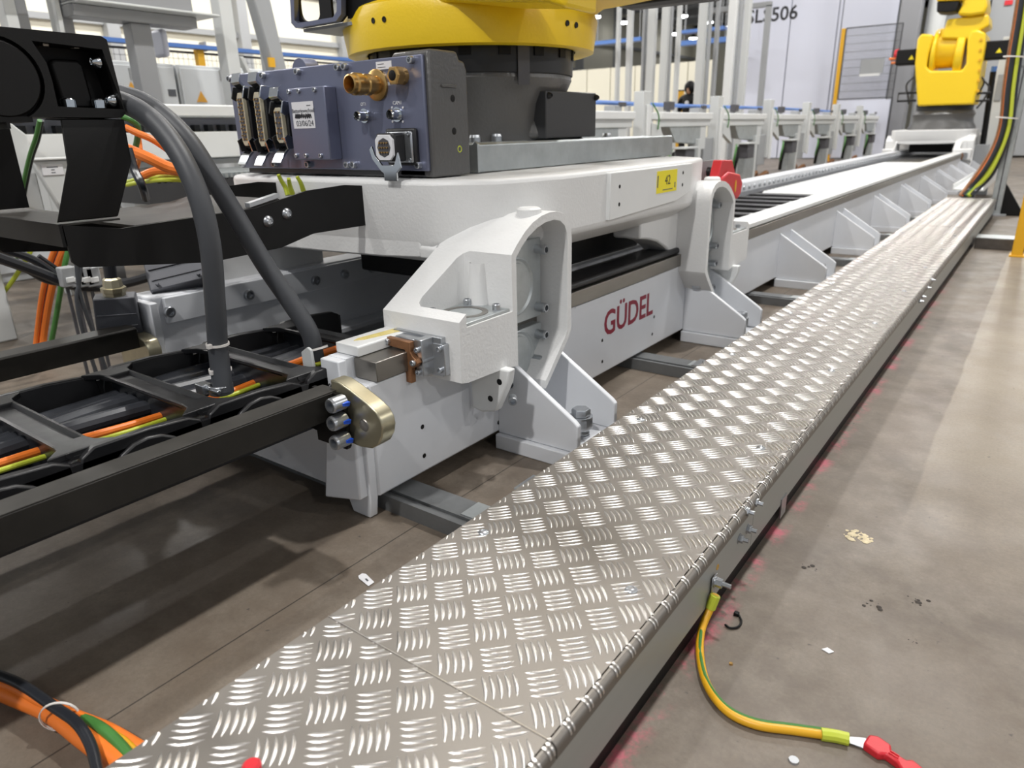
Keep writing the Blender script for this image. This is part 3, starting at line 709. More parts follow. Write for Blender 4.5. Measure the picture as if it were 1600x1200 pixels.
# dark motor tray on the right
Yt = 2.85
q = [on_y(x, y, Yt) for x, y in ((975, -25), (980, 12), (990, 17), (1126, 2), (1131, -6), (1131, -40))]
tl_ = [on_y(x, y, Yt - .12) for x, y in ((968, -30), (974, 8), (985, 14), (1112, -2), (1118, -30))]
obj('tray_lip', MB().prism([(v.x, v.z) for v in tl_], 'y', Yt - .2, Yt - .11), M['black'], r1, bevel=.006)
obj('motor_tray', MB().prism([(v.x, v.z) for v in q], 'y', Yt - .12, Yt), M['cover'], r1, bevel=.008)

# connection box of the near robot ------------------------------------------------
BY = 1.45; BXL, BXR, BZ0, BZ1 = -2.195, -1.345, .775, 1.062
cb = thing('connection_box', (-1.77, 1.52, .757), 'anthracite robot connection box with rows of plugs on the white carriage', 'connection box')
obj('box_body', MB().box(BXL + .02, BXR - .02, BY + .012, BY + .13, .758, BZ1 - .01), M['cover'], cb, bevel=.004)
obj('front_panel', MB().box(BXL, BXR, BY, BY + .012, BZ0, BZ1), M['panel'], cb, bevel=.003)
cs = [(BY + .012, .758), (BY + .165, .758), (BY + .165, 1.03), (BY + .155, 1.052), (BY + .135, 1.055), (BY + .125, 1.075), (BY + .02, 1.075), (BY + .012, 1.065)]
obj('side_casting', MB().prism(cs, 'x', BXR - .12, BXR + .012), M['base'], cb, bevel=.006)
obj('side_recess', MB().box(BXR + .012, BXR + .018, BY + .055, BY + .115, .985, .992), M['base'], cb, bevel=.002)
for zz in (.958, .875):
    obj('tapped_hole', MB().lathe((BXR + .0122, BY + .1, zz), (1, 0, 0), [(0, 0), (.0008, .008), (0, .0095)], 14), M['black'], cb)
obj('earth_mark', MB().lathe((BXR + .0122, BY + .12, .828), (1, 0, 0), [(0, .006), (.001, .008), (0, .0095)], 14), M['ygreen'], cb)
obj('top_bump', MB().lathe((-1.86, BY + .02, 1.055), (0, 1, 0), [(0, 0), (0, .034), (.05, .034), (.05, 0)], 20), M['panel'], cb)
def pp(px, py, Y=BY): return on_y(px, py, Y)
for px, py in ((359, 122), (413, 118), (467, 112), (530, 104), (541, 103), (644, 92), (381, 256), (432, 257), (484, 257), (545, 257), (555, 257), (656, 258)):
    p = pp(px, py); x = min(max(p.x, BXL + .014), BXR - .014); z = min(max(p.z, BZ0 + .014), BZ1 - .012)
    screw(cb, (x, BY, z), (0, -1, 0), .0095, .014)
def latch(par, x, z, up):
    s = 1 if up else -1
    pr = [(BY - .012, z), (BY - .034, z + s * .004), (BY - .055, z + s * .018), (BY - .06, z + s * .024), (BY - (.052 if up else .078), z + s * .05), (BY - (.047 if up else .073), z + s * .051), (BY - .053, z + s * .027), (BY - .036, z + s * .012), (BY - .012, z + s * .01)]
    obj('latch', MB().prism(pr, 'x', x - .021, x + .021), M['chrome'], par, bevel=.001, smooth=40)
    for q in (-1, 1):
        obj('latch_lever', MB().prism([(BY - .06, z - s * .022), (BY - .045, z - s * .03), (BY - .012, z - s * .012), (BY - .012, z + s * .01), (BY - .05, z + s * .012)], 'x', x + q * .0285 - .0025, x + q * .0285 + .0025), M['plastic' if q < 0 else 'chrome'], par, bevel=.001)
def plug(cx, zc, hw, hh, npins, dep=.05):
    c = obj('plug_socket', MB().box(cx - hw, cx + hw, BY - dep + .012, BY, zc - hh - .006, zc + hh + .006), M['plastic'], cb, bevel=.004)
    oc = [(cx - hw * .62, zc - hh * .82), (cx - hw * .3, zc - hh), (cx + hw * .3, zc - hh), (cx + hw * .62, zc - hh * .82), (cx + hw * .62, zc + hh * .82), (cx + hw * .3, zc + hh), (cx - hw * .3, zc + hh), (cx - hw * .62, zc + hh * .82)]
    obj('insert', MB().prism(oc, 'y', BY - dep, BY - dep + .02), M['beige'], c, bevel=.001)
    obj('contact_field', MB().box(cx - hw * .42, cx + hw * .42, BY - dep - .0006, BY - dep + .001, zc - hh * .8, zc + hh * .8), M['dgrey'], c, smooth=0)
    pn = MB()
    for k in range(npins):
        z = zc + hh * .74 * (1 - 2 * k / (npins - 1))
        for xx in (-.27, .27):
            dx = xx * hw + (.003 if k % 2 else -.003)
            pn.cyl((cx + dx, BY - dep - .004, z), (cx + dx, BY - dep, z), .0024, n=6)
    o = obj('contact_pins', pn, M['brass'], c); o['kind'] = 'stuff'
    for s in (1, -1):
        obj('flange_plate', MB().box(cx - hw * .9, cx + hw * .9, BY - .03, BY - .004, zc + s * hh - (.0 if s > 0 else .012), zc + s * hh + (.012 if s > 0 else 0)), M['chrome'], c, bevel=.002)
    latch(c, cx, zc + hh + .006, True); latch(c, cx, zc - hh - .006, False)
for px, py, hw, hh, n in ((379, 187, .026, .078, 12), (405, 187, .026, .078, 12), (436, 196, .03, .05, 6)):
    p = pp(px, py, BY - .05); plug(p.x, p.z, hw, hh, n)
a, b = pp(447, 137, BY - .045), pp(517, 250, BY - .045)
lid = obj('battery_lid', MB().box(a.x, b.x, BY - .045, BY, b.z, a.z - .003), M['panel'], cb, bevel=.003)
for px, py in ((445, 143), (467, 141), (492, 139), (457, 244), (479, 244), (502, 244)):
    p = pp(px, py, BY - .045); screw(lid, (min(max(p.x, a.x + .012), b.x - .012), BY - .045, min(max(p.z, b.z + .012), a.z - .012)), (0, -1, 0), .0065, .006)
a, b = pp(455, 160, BY - .046), pp(493, 200, BY - .046)
lb = obj('paper_label', MB().box(a.x, b.x, BY - .0462, BY - .045, b.z, a.z), M['paper'], lid, smooth=0)
cxl = (a.x + b.x) / 2; wl_ = b.x - a.x; hl = a.z - b.z
def ptxt(par, s, size, x, y, z, m, **k): return text('print', s, size, (x, y, z), (1, 0, 0), (0, 0, 1), m, par, **k)
t1 = obj('label_print', MB().box(b.x - .03, b.x - .012, BY - .0466, BY - .0462, a.z - .012, a.z - .01), M['gink'], lid, smooth=0)
ptxt(lid, 'Batteriewechsel', .0155, cxl, BY - .0466, a.z - hl * .34, M['gink'])
ptxt(lid, '03/06/24', .022, cxl + .004, BY - .0466, b.z + hl * .18, M['gink'])
sc = MB(); rs = random.Random(3)
sc.tube([(a.x + .012 + k * (wl_ - .024) / 16, BY - .0468, b.z + hl * (.46 + (.11 if k % 2 else -.09) * (0.6 + .4 * rs.random()))) for k in range(17)], .0016, 5, 3)
sc.tube([(a.x + .016 + k * (wl_ - .034) / 12, BY - .0468, b.z + hl * (.45 + (.09 if k % 2 else -.07) * (0.6 + .4 * rs.random()))) for k in range(13)], .0014, 5, 3)
obj('scribble', sc, M['ink'], lid)
# brass air couplings
p = pp(588, 133, BY - .005)
obj('air_coupling', MB().lathe((p.x, BY, p.z), (0, -1, 0), [(0, .040), (.006, .040), (.008, .036), (.01, .024), (.03, .022), (.032, .027), (.046, .027), (.05, .024), (.062, .024), (.064, .028), (.085, .028), (.09, .024), (.10, .024), (.102, .02), (.085, .016), (.05, .013), (.05, 0)], 28), M['brass'], cb, smooth=30)
p = pp(617, 118, BY - .03)
sp = obj('small_coupling', MB().lathe((p.x, BY, p.z), (0, -1, 0), [(0, .022), (.012, .02), (.014, .018)], 20), M['brass'], cb, smooth=30)
obj('coupling_hex', MB().lathe((p.x, BY - .014, p.z), (0, -1, 0), [(0, .024), (.022, .024), (.026, .02), (.026, .014), (.008, .012), (.008, 0)], 6), M['brass'], sp, smooth=20)
obj('coupling_bore', MB().lathe((p.x, BY - .0405, p.z), (0, -1, 0), [(0, 0), (.0005, .012), (0, .013)], 16), M['black'], sp)
a, b = pp(587, 97, BY - .001), pp(612, 107, BY - .001)
obj('pressure_label', MB().box(a.x, b.x, BY - .001, BY, b.z, a.z), M['paper'], cb, smooth=0)
for k in range(3):
    obj('label_print', MB().box(a.x + .006, a.x + .03 + .006 * k, BY - .0014, BY - .001, a.z - .007 - k * .008, a.z - .0055 - k * .008), M['gink'], cb, smooth=0)
ptxt(cb, 'AIR 1', .012, pp(612, 130).x - .01, BY - .0006, pp(612, 131).z, M['paper'])
ptxt(cb, 'OT1', .012, pp(568, 163).x, BY - .0006, pp(568, 163).z, M['paper'])
ptxt(cb, 'CAM1', .013, pp(621, 161).x, BY - .0006, pp(621, 161).z, M['paper'])
ptxt(cb, 'AS1', .013, pp(624, 204).x, BY - .0006, pp(624, 204).z, M['paper'])
for px, py in ((571, 181), (622, 179)):
    p = pp(px, py)
    s_ = obj('round_socket', MB().lathe((p.x, BY, p.z), (0, -1, 0), [(0, .019), (.006, .019), (.006, .014), (.02, .0135), (.03, .0135), (.034, .011), (.026, .009), (.026, 0)], 18), M['chrome'], cb, smooth=30)
    obj('socket_face', MB().lathe((p.x, BY - .027, p.z), (0, -1, 0), [(0, 0), (.001, .0085), (0, .009)], 14), M['black'], s_)
for px, py in ((613, 168), (630, 168), (614, 190), (630, 190)):
    p = pp(px, py); obj('panel_pin', MB().cyl((p.x, BY, p.z), (p.x, BY - .002, p.z), .003, n=8), M['paper'], cb)
p = pp(622, 230, BY - .025)
c = obj('rectangular_socket', MB().box(p.x - .055, p.x + .055, BY - .016, BY, p.z - .048, p.z + .048), M['plastic'], cb, bevel=.006)
obj('socket_frame', MB().box(p.x - .048, p.x + .048, BY - .022, BY - .014, p.z - .04, p.z + .04), M['zinc'], c, bevel=.004)
obj('socket_shell', MB().box(p.x - .046, p.x + .024, BY - .062, BY - .02, p.z - .036, p.z + .036), M['plastic'], c, bevel=.006)
oc = [(p.x - .042, p.z - .02), (p.x - .03, p.z - .032), (p.x + .01, p.z - .032), (p.x + .022, p.z - .02), (p.x + .022, p.z + .02), (p.x + .01, p.z + .032), (p.x - .03, p.z + .032), (p.x - .042, p.z + .02)]
obj('insert', MB().prism(oc, 'y', BY - .068, BY - .05), M['paper'], c, bevel=.001)
obj('contact_field', MB().lathe((p.x - .01, BY - .068, p.z), (0, -1, 0), [(0, 0), (.001, .024), (0, .025)], 8), M['dgrey'], c, smooth=0)
pn = MB()
for i in range(4):
    for j in range(3): pn.cyl((p.x - .024 + i * .0095, BY - .073, p.z - .012 + j * .012), (p.x - .024 + i * .0095, BY - .068, p.z - .012 + j * .012), .0022, n=6)
o = obj('contact_pins', pn, M['brass'], c); o['kind'] = 'stuff'
lv = [(p.x - .07, p.z - .005), (p.x - .06, p.z - .03), (p.x - .03, p.z - .06), (p.x - .02, p.z - .066), (p.x - .02, p.z - .085), (p.x + .028, p.z - .085), (p.x + .028, p.z - .064), (p.x + .045, p.z - .05), (p.x + .036, p.z - .012), (p.x + .028, p.z - .03), (p.x + .02, p.z - .045), (p.x - .025, p.z - .045), (p.x - .05, p.z - .02), (p.x - .06, p.z + .004)]
obj('latch', MB().prism(lv, 'y', BY - .066, BY - .06), M['chrome'], c, bevel=.001)
for dx, dz in ((-.04, .034), (.04, .034), (.04, -.034)): screw(c, (p.x + dx, BY - .022, p.z + dz), (0, -1, 0), .006, .004)

# far robot -------------------------------------------------------------------------
FX, FY = -1.60, 14.35
r2 = thing('industrial_robot', (FX, FY, .757), 'yellow robot standing at the distant end of the track with black side motors', 'robot')
robot_base(r2, FX, FY, 1.12)
def fy_(px, py, Y=FY - .45): p = on_y(px, py, Y); return (p.x, p.z)
body = [fy_(1434, 166), fy_(1522, 163), fy_(1524, 150), fy_(1528, 140), fy_(1540, 70), fy_(1541, 52), fy_(1530, 47), fy_(1518, 48), fy_(1512, 60), fy_(1510, 100), fy_(1503, 110), fy_(1455, 111), fy_(1448, 104), fy_(1452, 84), fy_(1458, 62), fy_(1458, 54), fy_(1440, 53), fy_(1434, 62), fy_(1430, 100), fy_(1433, 150)]
obj('turret_fork', MB().prism(body, 'y', FY - .5, FY + .35), M['yellow'], r2, bevel=.03, seg=3, smooth=45)
for px, wd in ((1460, .035), (1500, .06)):
    p = on_y(px, 85, FY - .3)
    obj('joint_disc', MB().lathe((p.x - wd, FY - .15, p.z), (1, 0, 0), [(0, 0), (0, .36), (.02, .38), (wd * 2 - .02, .38), (wd * 2, .36), (wd * 2, 0)], 32), M['yellow'], r2, bevel=.01, smooth=40)
a, b = on_y(1463, 80, FY - .2), on_y(1507, 55, FY - .2)
obj('joint_drum', MB().lathe((a.x, FY - .1, a.z + .04), (1, 0, 0), [(0, 0), (0, .3), (b.x - a.x, .3), (b.x - a.x, 0)], 28), M['yellow'], r2, smooth=40)
arm = [fy_(1470, 60), fy_(1480, 30), fy_(1496, 28), fy_(1545, 22), fy_(1546, 40), fy_(1530, 48), fy_(1515, 62)]
obj('upper_arm', MB().prism(arm, 'y', FY - .45, FY + .2), M['yellow'], r2, bevel=.03, seg=3, smooth=45)
hd = [fy_(1496, 24), fy_(1505, 8), fy_(1500, -10), fy_(1542, -10), fy_(1544, 10), fy_(1540, 22), fy_(1515, 26)]
obj('elbow_casting', MB().prism(hd, 'y', FY - .55, FY + .15), M['yellow'], r2, bevel=.04, seg=3, smooth=45)
tp = [fy_(1465, 4), fy_(1465, -20), fy_(1510, -20), fy_(1510, 2)]
obj('wrist_block', MB().prism(tp, 'y', FY - .6, FY - .1), M['yellow'], r2, bevel=.02, smooth=45)
tp = [fy_(1465, 20), fy_(1466, 4), fy_(1500, 3), fy_(1497, 18), fy_(1480, 21)]
obj('wrist_motor', MB().prism(tp, 'y', FY - .58, FY - .15), M['black'], r2, bevel=.015)
for (x0, y0, x1, y1, cap, cx) in ((1404, 79, 1432, 101, 'red', 1400), (1536, 66, 1574, 92, 'red', 1577)):
    a, b = on_y(x0, y0, FY - .15), on_y(x1, y1, FY - .15)
    mt = obj('side_motor', MB().box(a.x, b.x, FY - .3, FY, b.z, a.z), M['black'], r2, bevel=.02)
    d = on_y(cx, (y0 + y1) / 2 - 5, FY - .15); lo_, hi_ = (d.x - .02, a.x) if cx < 1450 else (b.x, d.x + .03)
    obj('red_plug', MB().lathe((lo_, FY - .15, d.z), (1, 0, 0), [(0, 0), (0, .07), (hi_ - lo_, .09), (hi_ - lo_, 0)], 12), M['red'], mt)
    tri = on_y((x0 + x1) / 2 + 6, (y0 + y1) / 2, FY - .305)
    obj('warning_triangle', MB().prism([(tri.x - .04, tri.z - .03), (tri.x + .04, tri.z - .03), (tri.x, tri.z + .04)], 'y', FY - .304, FY - .3), M['sticker'], mt)
for px in (1399, 1395): 
    d = on_y(px, 96, FY - .2); obj('plug_pin', MB().cyl((d.x - .06, FY - .2, d.z + (.04 if px == 1395 else -.02)), (d.x + .05, FY - .2, d.z + (.04 if px == 1395 else -.02)), .02, n=8), M['orange'], r2)
for s, x0, x1 in ((1, 1404, 1432), (2, 1523, 1546)):
    a, b = on_y(x0, 146, FY - .3), on_y(x1, 157, FY - .3)
    obj('guard_loop', MB().tube([(b.x, FY - .3, a.z), (a.x, FY - .3, a.z), (a.x, FY - .3, b.z), (b.x, FY - .3, b.z)], .018, 8, 1), M['black'], r2)
for k, (px, py) in enumerate(((1428, 120), (1528, 115), (1536, 125))):
    a = on_y(px, py, FY - .2); obj('dress_cable', MB().tube([a, a + Vector((.1 * (1 if px > 1500 else -1), .05, -.12)), a + Vector((.05 * (1 if px > 1500 else -1), .05, -.3)), a + Vector((-.02, .05, -.42))], .014, 6), M['cable'], r2)
for k in range(6):
    a = on_y(1533 - k * .9, 62 + k * 16, FY - .49); obj('flange_bolt', MB().cyl(a, a + Vector((0, -.03, 0)), .022, n=8), M['postyellow'], r2)

# ================================================================== NEAR CABLE CARRIER
ch = thing('cable_carrier', (-1.52, .3, .2), 'black plastic cable carrier chain with open frames at the near track end', 'cable carrier')
CX0, CX1, CZT, CZB = -1.725, -1.265, .362, .245
link_pitch = .243; lstart = .452
for k in range(-2, 4):
    y = lstart + k * link_pitch
    for x, s in ((CX0, 1), (CX1, -1)):
        pr = [(y - .02, CZB), (y + link_pitch - .025, CZB), (y + link_pitch - .025, CZB + .05), (y + link_pitch - .03, CZT - .016), (y + link_pitch - .055, CZT - .004), (y + link_pitch * .45, CZT + .002), (y + .012, CZT + .002), (y - .012, CZT - .012), (y - .02, CZT - .04)]
        xa, xb = (x, x + .018) if s > 0 else (x - .018, x)
        lk = obj('side_link', MB().prism(pr, 'x', xa, xb), M['plastic'], ch, bevel=.003)
        pr2 = [(y + .10 + .085 * cos(t), CZB + .02 + .088 * sin(t)) for t in [i * pi / 10 for i in range(11)]] + [(y + .015, CZB + .002), (y + .185, CZB + .002)]
        xa, xb = (x - .012, x) if s > 0 else (x, x + .012)
        obj('link_cheek', MB().prism(pr2, 'x', xa, xb), M['plastic'], lk, bevel=.004)
    # frame bar across
    yb = y
    cb_ = obj('frame_bar', MB().prism([(yb - .03, CZT - .006), (yb - .03, CZT), (yb - .024, CZT + .001), (yb - .019, CZT - .008), (yb + .017, CZT - .008), (yb + .022, CZT + .001), (yb + .028, CZT), (yb + .028, CZT - .006), (yb + .02, CZT - .014), (yb - .022, CZT - .014)], 'x', CX0 + .012, CX1 - .012), M['plastic'], ch, smooth=25)
    for x, s in ((CX0 + .014, 1), (CX1 - .014, -1)):
        tri = [(x, yb - .06), (x + s * .03, yb - .033), (x + s * .06, yb - .028), (x + s * .06, yb + .026), (x + s * .03, yb + .032), (x, yb + .06)]
        obj('bar_end', MB().prism(tri, 'z', CZT - .012, CZT + .0015), M['plastic'], cb_, bevel=.002)
    obj('divider_comb', MB().box(CX0 + .03, CX1 - .03, yb - .004, yb + .004, CZB, CZT - .014), M['cable'], ch, smooth=0)
obj('bottom_web', MB().box(CX0, CX1, -.2, 1.4, CZB - .012, CZB), M['cable'], ch, smooth=0)
obj('carrier_wall', MB().box(CX0, CX0 + .016, -.2, 1.4, CZB, CZT - .02), M['plastic'], ch, smooth=0)
obj('carrier_wall', MB().box(CX1 - .016, CX1, -.2, 1.4, CZB, CZT - .02), M['plastic'], ch, smooth=0)
obj('light_block_sheet', MB().box(-1.275, -1.141, -.5, .884, .306, .311), M['black'], ch, smooth=0)  # unseen sheet added to stop light falling between bar and carrier
# cables inside
for x, r, m_, lab in ((-1.68, .017, 'cable', 'thick black cable lying deepest left inside the cable carrier'),
                      (-1.635, .016, 'cable', 'second black cable from the left inside the cable carrier'),
                      (-1.59, .018, 'cable', 'third black cable from the left inside the cable carrier'),
                      (-1.545, .017, 'cable', 'fourth black cable from the left inside the cable carrier'),
                      (-1.36, .017, 'cable', 'black cable on the right side inside the cable carrier'),
                      (-1.492, .0085, 'orange', 'orange cable running inside the black cable carrier'),
                      (-1.468, .0055, 'ygreen', 'yellow green earth cable inside the cable carrier')):
    pts = [(x + .006 * sin(k * 1.3 + x * 40), -.15 + k * .2, (.284 if m_ == 'cable' else .290) + r + .006 * cos(k * 1.7 + x * 20)) for k in range(8)]
    tag(obj('carried_cable', MB().tube(pts, r, 10), M['carried' if m_ == 'cable' else m_]), lab, 'cable', 'cables inside the near cable carrier')

# trough bars on both sides of the carrier with their lugs
def trough_bar(sx, label, lug_label):
    fx = lambda v: CXC + sx * (v - CXC)
    t = thing('guide_bar', (fx(-1.17), .4, .33), label, 'guide bar', 'black guide bars beside the cable carrier')
    if sx > 0:
        pr = [(-1.188, .362), (-1.136, .362), (-1.133, .359), (-1.133, .304), (-1.139, .304), (-1.139, .356), (-1.188, .356)]
    else:
        pr = [(-2.11, .362), (-2.045, .362), (-2.04, .357), (-2.04, .302), (-2.046, .302), (-2.046, .356), (-2.11, .356)]
    if sx > 0: obj('top_flange', MB().box(-1.187, -1.134, -.6, .904, .3605, .3632), M['dusty'], t, bevel=.001)
    obj('angle_profile', MB().prism(pr, 'y', -.6, .905 if sx > 0 else .93), M['bar'], t, smooth=0)
    if sx > 0:
        pl = [(-1.215, .215), (-1.128, .215), (-1.128, .362), (-1.14, .368), (-1.2, .355), (-1.2, .3), (-1.40, .3), (-1.40, .23), (-1.215, .235)]
        e = obj('end_plate', MB().prism([(-1.20, .236), (-1.105, .236), (-1.10, .243), (-1.10, .354), (-1.105, .359), (-1.20, .361)], 'y', .885, .895), M['black'], t)
        obj('rear_web', MB().prism([(-1.20, .25), (-1.20, .33), (-1.42, .31), (-1.42, .27)], 'y', .895, .905), M['black'], t)
        for px, py in ((519, 630), (521, 658), (525, 688)):
            p = on_y(px, py, .852); screw(e, (p.x - .006, .885, p.z - .008), (0, -1, 0), .0165, .036)
            pz = p.z - .008; px_ = p.x - .006
            obj('blue_seal', MB().hull8([(px_ + .004, .884, pz - .004), (px_ + .02, .884, pz - .006), (px_ + .024, .884, pz + .004), (px_ + .008, .884, pz + .006)], [(px_ + .006, .868, pz - .003), (px_ + .0175, .870, pz - .003), (px_ + .018, .87, pz + .003), (px_ + .009, .868, pz + .004)]), M['blue'], e)
    # lug
    l = thing('lug_plate', (fx(-1.1), .92, .3), lug_label, 'lug plate', 'lug plates at the track end')
    if sx > 0:
        o = [(-1.15, .25), (-1.075, .245), (-1.04, .25), (-1.018, .265), (-1.005, .285), (-1.0, .305), (-1.003, .322), (-1.015, .338), (-1.04, .352), (-1.09, .372), (-1.125, .383), (-1.15, .383)]
    else:
        o = [(-2.17, .22), (-2.02, .22), (-2.0, .24), (-1.995, .30), (-2.01, .325), (-2.05, .335), (-2.17, .335)]
    obj('lug_body', MB().prism(o, 'y', .897, .935) if sx > 0 else MB().prism(o, 'y', .93, .97), M['lug'], l, bevel=.003, smooth=50)
    if sx > 0:
        obj('tapped_hole', MB().lathe((-1.056, .8968, .30), (0, -1, 0), [(0, 0), (.0004, .008), (.0016, .0125), (0, .014)], 20), M['steel'], l)
trough_bar(1, 'black angle guide bar on the right of the cable carrier, ending in three bolts', 'rounded zinc lug plate bolted to the near track end')
trough_bar(-1, 'black guide bar on the left side of the cable carrier', 'yellow zinc lug behind the left guide bar')

# ================================================================== BLACK CABLE ARM ON THE CARRIAGE
ar = thing('carrier_support', (-1.6, 1.0, .6), 'black sheet steel arm reaching from the carriage towards the cable carrier', 'cable arm')
AX = -1.555
def ayz(px, py): p = on_x(px, py, AX); return (p.y, p.z)
side = [ayz(567, 290), ayz(572, 352), ayz(490, 365), ayz(440, 387), ayz(330, 410), ayz(125, 418), ayz(113, 410), ayz(98, 352), ayz(190, 357), ayz(400, 325), ayz(480, 298), ayz(540, 289)]
obj('side_plate', MB().prism(side, 'x', AX - .006, AX), M['black'], ar, smooth=0)
s2 = [(a, b) for a, b in side]
obj('side_plate', MB().prism(s2, 'x', AX - .40, AX - .394), M['black'], ar, smooth=0)
obj('top_plate', MB().prism([ayz(441, 311), ayz(400, 325), ayz(215, 353), (ayz(215, 353)[0], ayz(215, 353)[1] - .006), (ayz(400, 325)[0], ayz(400, 325)[1] - .006), (ayz(441, 311)[0], ayz(441, 311)[1] - .006)], 'x', AX - .40, AX - .012), M['dusty'], ar, smooth=0)
obj('edge_strip', MB().prism([(a, b + .014) for a, b in (ayz(441, 311), ayz(395, 327))] + [(a, b + .004) for a, b in (ayz(395, 327), ayz(441, 311))], 'x', AX - .03, AX - .01), M['zinc'], ar)
ye, ze = ayz(100, 350)
obj('cross_channel', MB().box(-2.3, AX - .002, ye - .01, ye - .004, ze - .045, ze), M['black'], ar, smooth=0)
obj('shelf', MB().box(-2.3, AX - .002, ye - .004, ye + .11, ze - .004, ze), M['dusty'], ar, smooth=0)
for px, py in ((419, 346), (448, 334)):
    p = on_x(px, py, AX); screw(ar, (AX, p.y, p.z), (1, 0, 0), .0145, .009, 'dome', 'zinc')
bl = [(AX, .603, .720, .722), (AX + .012, .640, .764, .829), (AX, .651, .771, .911), (AX - .07, .651, .771, .914)]
bb = MB(); vv = []
for x_, ya_, yb_, z_ in bl: vv += [(x_, ya_, z_), (x_, yb_, z_), (x_ - .006, yb_, z_ - .002), (x_ - .006, ya_, z_ - .002)]
ff = [(0, 1, 2, 3), (12, 15, 14, 13)]
for q in range(3):
    for k in range(4): ff.append((q * 4 + k, q * 4 + (k + 1) % 4, q * 4 + 4 + (k + 1) % 4, q * 4 + 4 + k))
bb.add(vv, ff)
obj('bent_bracket', bb, M['black'], ar, bevel=.0015, smooth=20)
obj('rear_bracket', MB().box(-1.95, -1.944, .60, .70, .725, .915), M['black'], ar, smooth=0)
# end block of the upper cable carrier
eb = thing('carrier_end_block', (AX, .6, .915), 'black cast end bracket with round hub and zinc screws above the arm', 'end bracket')
bx = AX + .006
obj('hub_disc', MB().lathe((bx - .07, .562, .98), (1, 0, 0), [(0, 0), (0, .067), (.066, .067), (.071, .063), (.071, 0)], 40), M['black'], eb)
ou = [(.25, .917), (.764, .914), (.774, .922), (.765, 1.058), (.755, 1.064), (.25, 1.068)]
o = obj('block_body', MB().prism(ou, 'x', bx - .09, bx), M['black'], eb, smooth=0)
hub_cut = MB().lathe((bx - .02, .562, .98), (1, 0, 0), [(0, 0), (0, .072), (.05, .072), (.05, 0)], 40)
pocket = MB().prism([(.648, .934), (.772, .93), (.752, 1.04), (.628, 1.046), (.645, 1.01), (.648, .98)], 'x', bx - .06, bx + .05)
boolean(o, [hub_cut, pocket])
obj('pocket_rib', MB().prism([(.675, .932), (.735, .932), (.730, 1.015), (.72, 1.022), (.675, 1.022), (.668, 1.012)], 'x', bx - .06, bx - .04), M['black'], eb, bevel=.006)
for px, py in ((107, 161), (155, 161)):
    p = on_x(px, py, bx - .03); screw(eb, (bx - .03, p.y, .933), (0, 0, 1), .014, .017, 'cap', 'chrome')
for px, py in ((152, 97), (165, 157)):
    p = on_x(px, py, bx - .03); screw(eb, (bx - .025, .766 if py > 120 else .752, p.z), (0, -1, 0), .014, .014, 'dome', 'chrome')
for yy in (.66, .715):
    obj('hex_recess', MB().lathe((bx - .03, yy, 1.045), (0, 0, -1), [(0, .010), (.004, .009), (.004, 0)], 6), M['steel'], eb)
obj('lower_strip', MB().box(bx - .09, bx - .002, .2, .60, .906, .916), M['black'], eb, smooth=0)
obj('hanging_sheet', MB().box(bx - .30, bx - .294, .34, .56, .72, .906), M['black'], eb, smooth=0)
obj('hanging_sheet', MB().box(bx - .30, bx, .555, .56, .895, .906), M['black'], eb, smooth=0)

# conduits
def H(pts): return [on_y(px, py, Y) for px, py, Y in pts]
h1 = H([(120, 140, .80), (186, 158, .80), (232, 183, .80), (275, 232, .80), (308, 300, .80), (328, 380, .80), (336, 470, .80), (341, 545, .80), (349, 612, .79)])
h2 = H([(110, 130, .84), (190, 148, .84), (240, 170, .86), (290, 215, .88), (330, 275, .90), (370, 340, .93), (415, 415, .96), (456, 475, .99), (484, 520, 1.01), (493, 560, 1.02)])
for pts, lab, r in ((h1, 'dark grey conduit dropping into the cable carrier at the hose clamp', .0215), (h2, 'dark grey conduit ending in the grey cable clip near the track end', .0215)):
    t = thing('conduit', pts[-1], lab, 'conduit', 'dark grey conduits from the end bracket')
    obj('hose', MB().tube(pts, r, 16, 6), M['rubber'], t)
    if pts is h1:
        for px, py in ((340, 537), (344, 577)):
            p = on_y(px, py, .80); obj('cable_tie', MB().lathe((p.x, p.y, p.z - .003), (.04, 0, 1), [(0, .022), (0, .0245), (.005, .0245), (.005, .022)], 20), M['tape'], t)
            obj('tie_head', MB().box(p.x + .004, p.x + .014, p.y - .03, p.y - .02, p.z - .004, p.z + .006), M['tape'], t, bevel=.001)
        p = on_y(345, 605, .79)
        cl = MB().lathe((p.x, p.y, p.z - .014), (0, 0, 1), [(0, .022), (0, .027), (.022, .027), (.022, .022)], 18)
        cl.box(p.x - .045, p.x - .015, p.y - .035, p.y - .01, p.z - .012, p.z + .01)
        cl.cyl((p.x - .055, p.y - .022, p.z), (p.x + .03, p.y - .022, p.z), .006, n=8)
        obj('hose_clamp', cl, M['zinc'], t, bevel=.002)
    else:
        p = on_y(496, 558, 1.02)
        obj('cable_clip', MB().prism([(p.x - .012, p.z - .05), (p.x + .03, p.z - .05), (p.x + .024, p.z + .03), (p.x + .012, p.z + .036), (p.x - .014, p.z + .02)], 'y', .985, .992), M['lgrey'], t, bevel=.002)
        obj('cable_tie', MB().lathe((p.x + .005, p.y, p.z + .02), (-.3, 0, 1), [(0, .0225), (0, .025), (.005, .025), (.005, .0225)], 20), M['tape'], t)
for k, (px, py) in enumerate(((483, 590), (478, 538))):
    pass
# orange stub seen beside the clip
tag(obj('orange_stub_cable', MB().tube(H([(420, 583, 1.03), (460, 567, 1.06), (500, 553, 1.09), (545, 540, 1.12)]), .009, 10), M['orange']), 'short bright orange cable crossing behind the grey cable clip', 'cable')

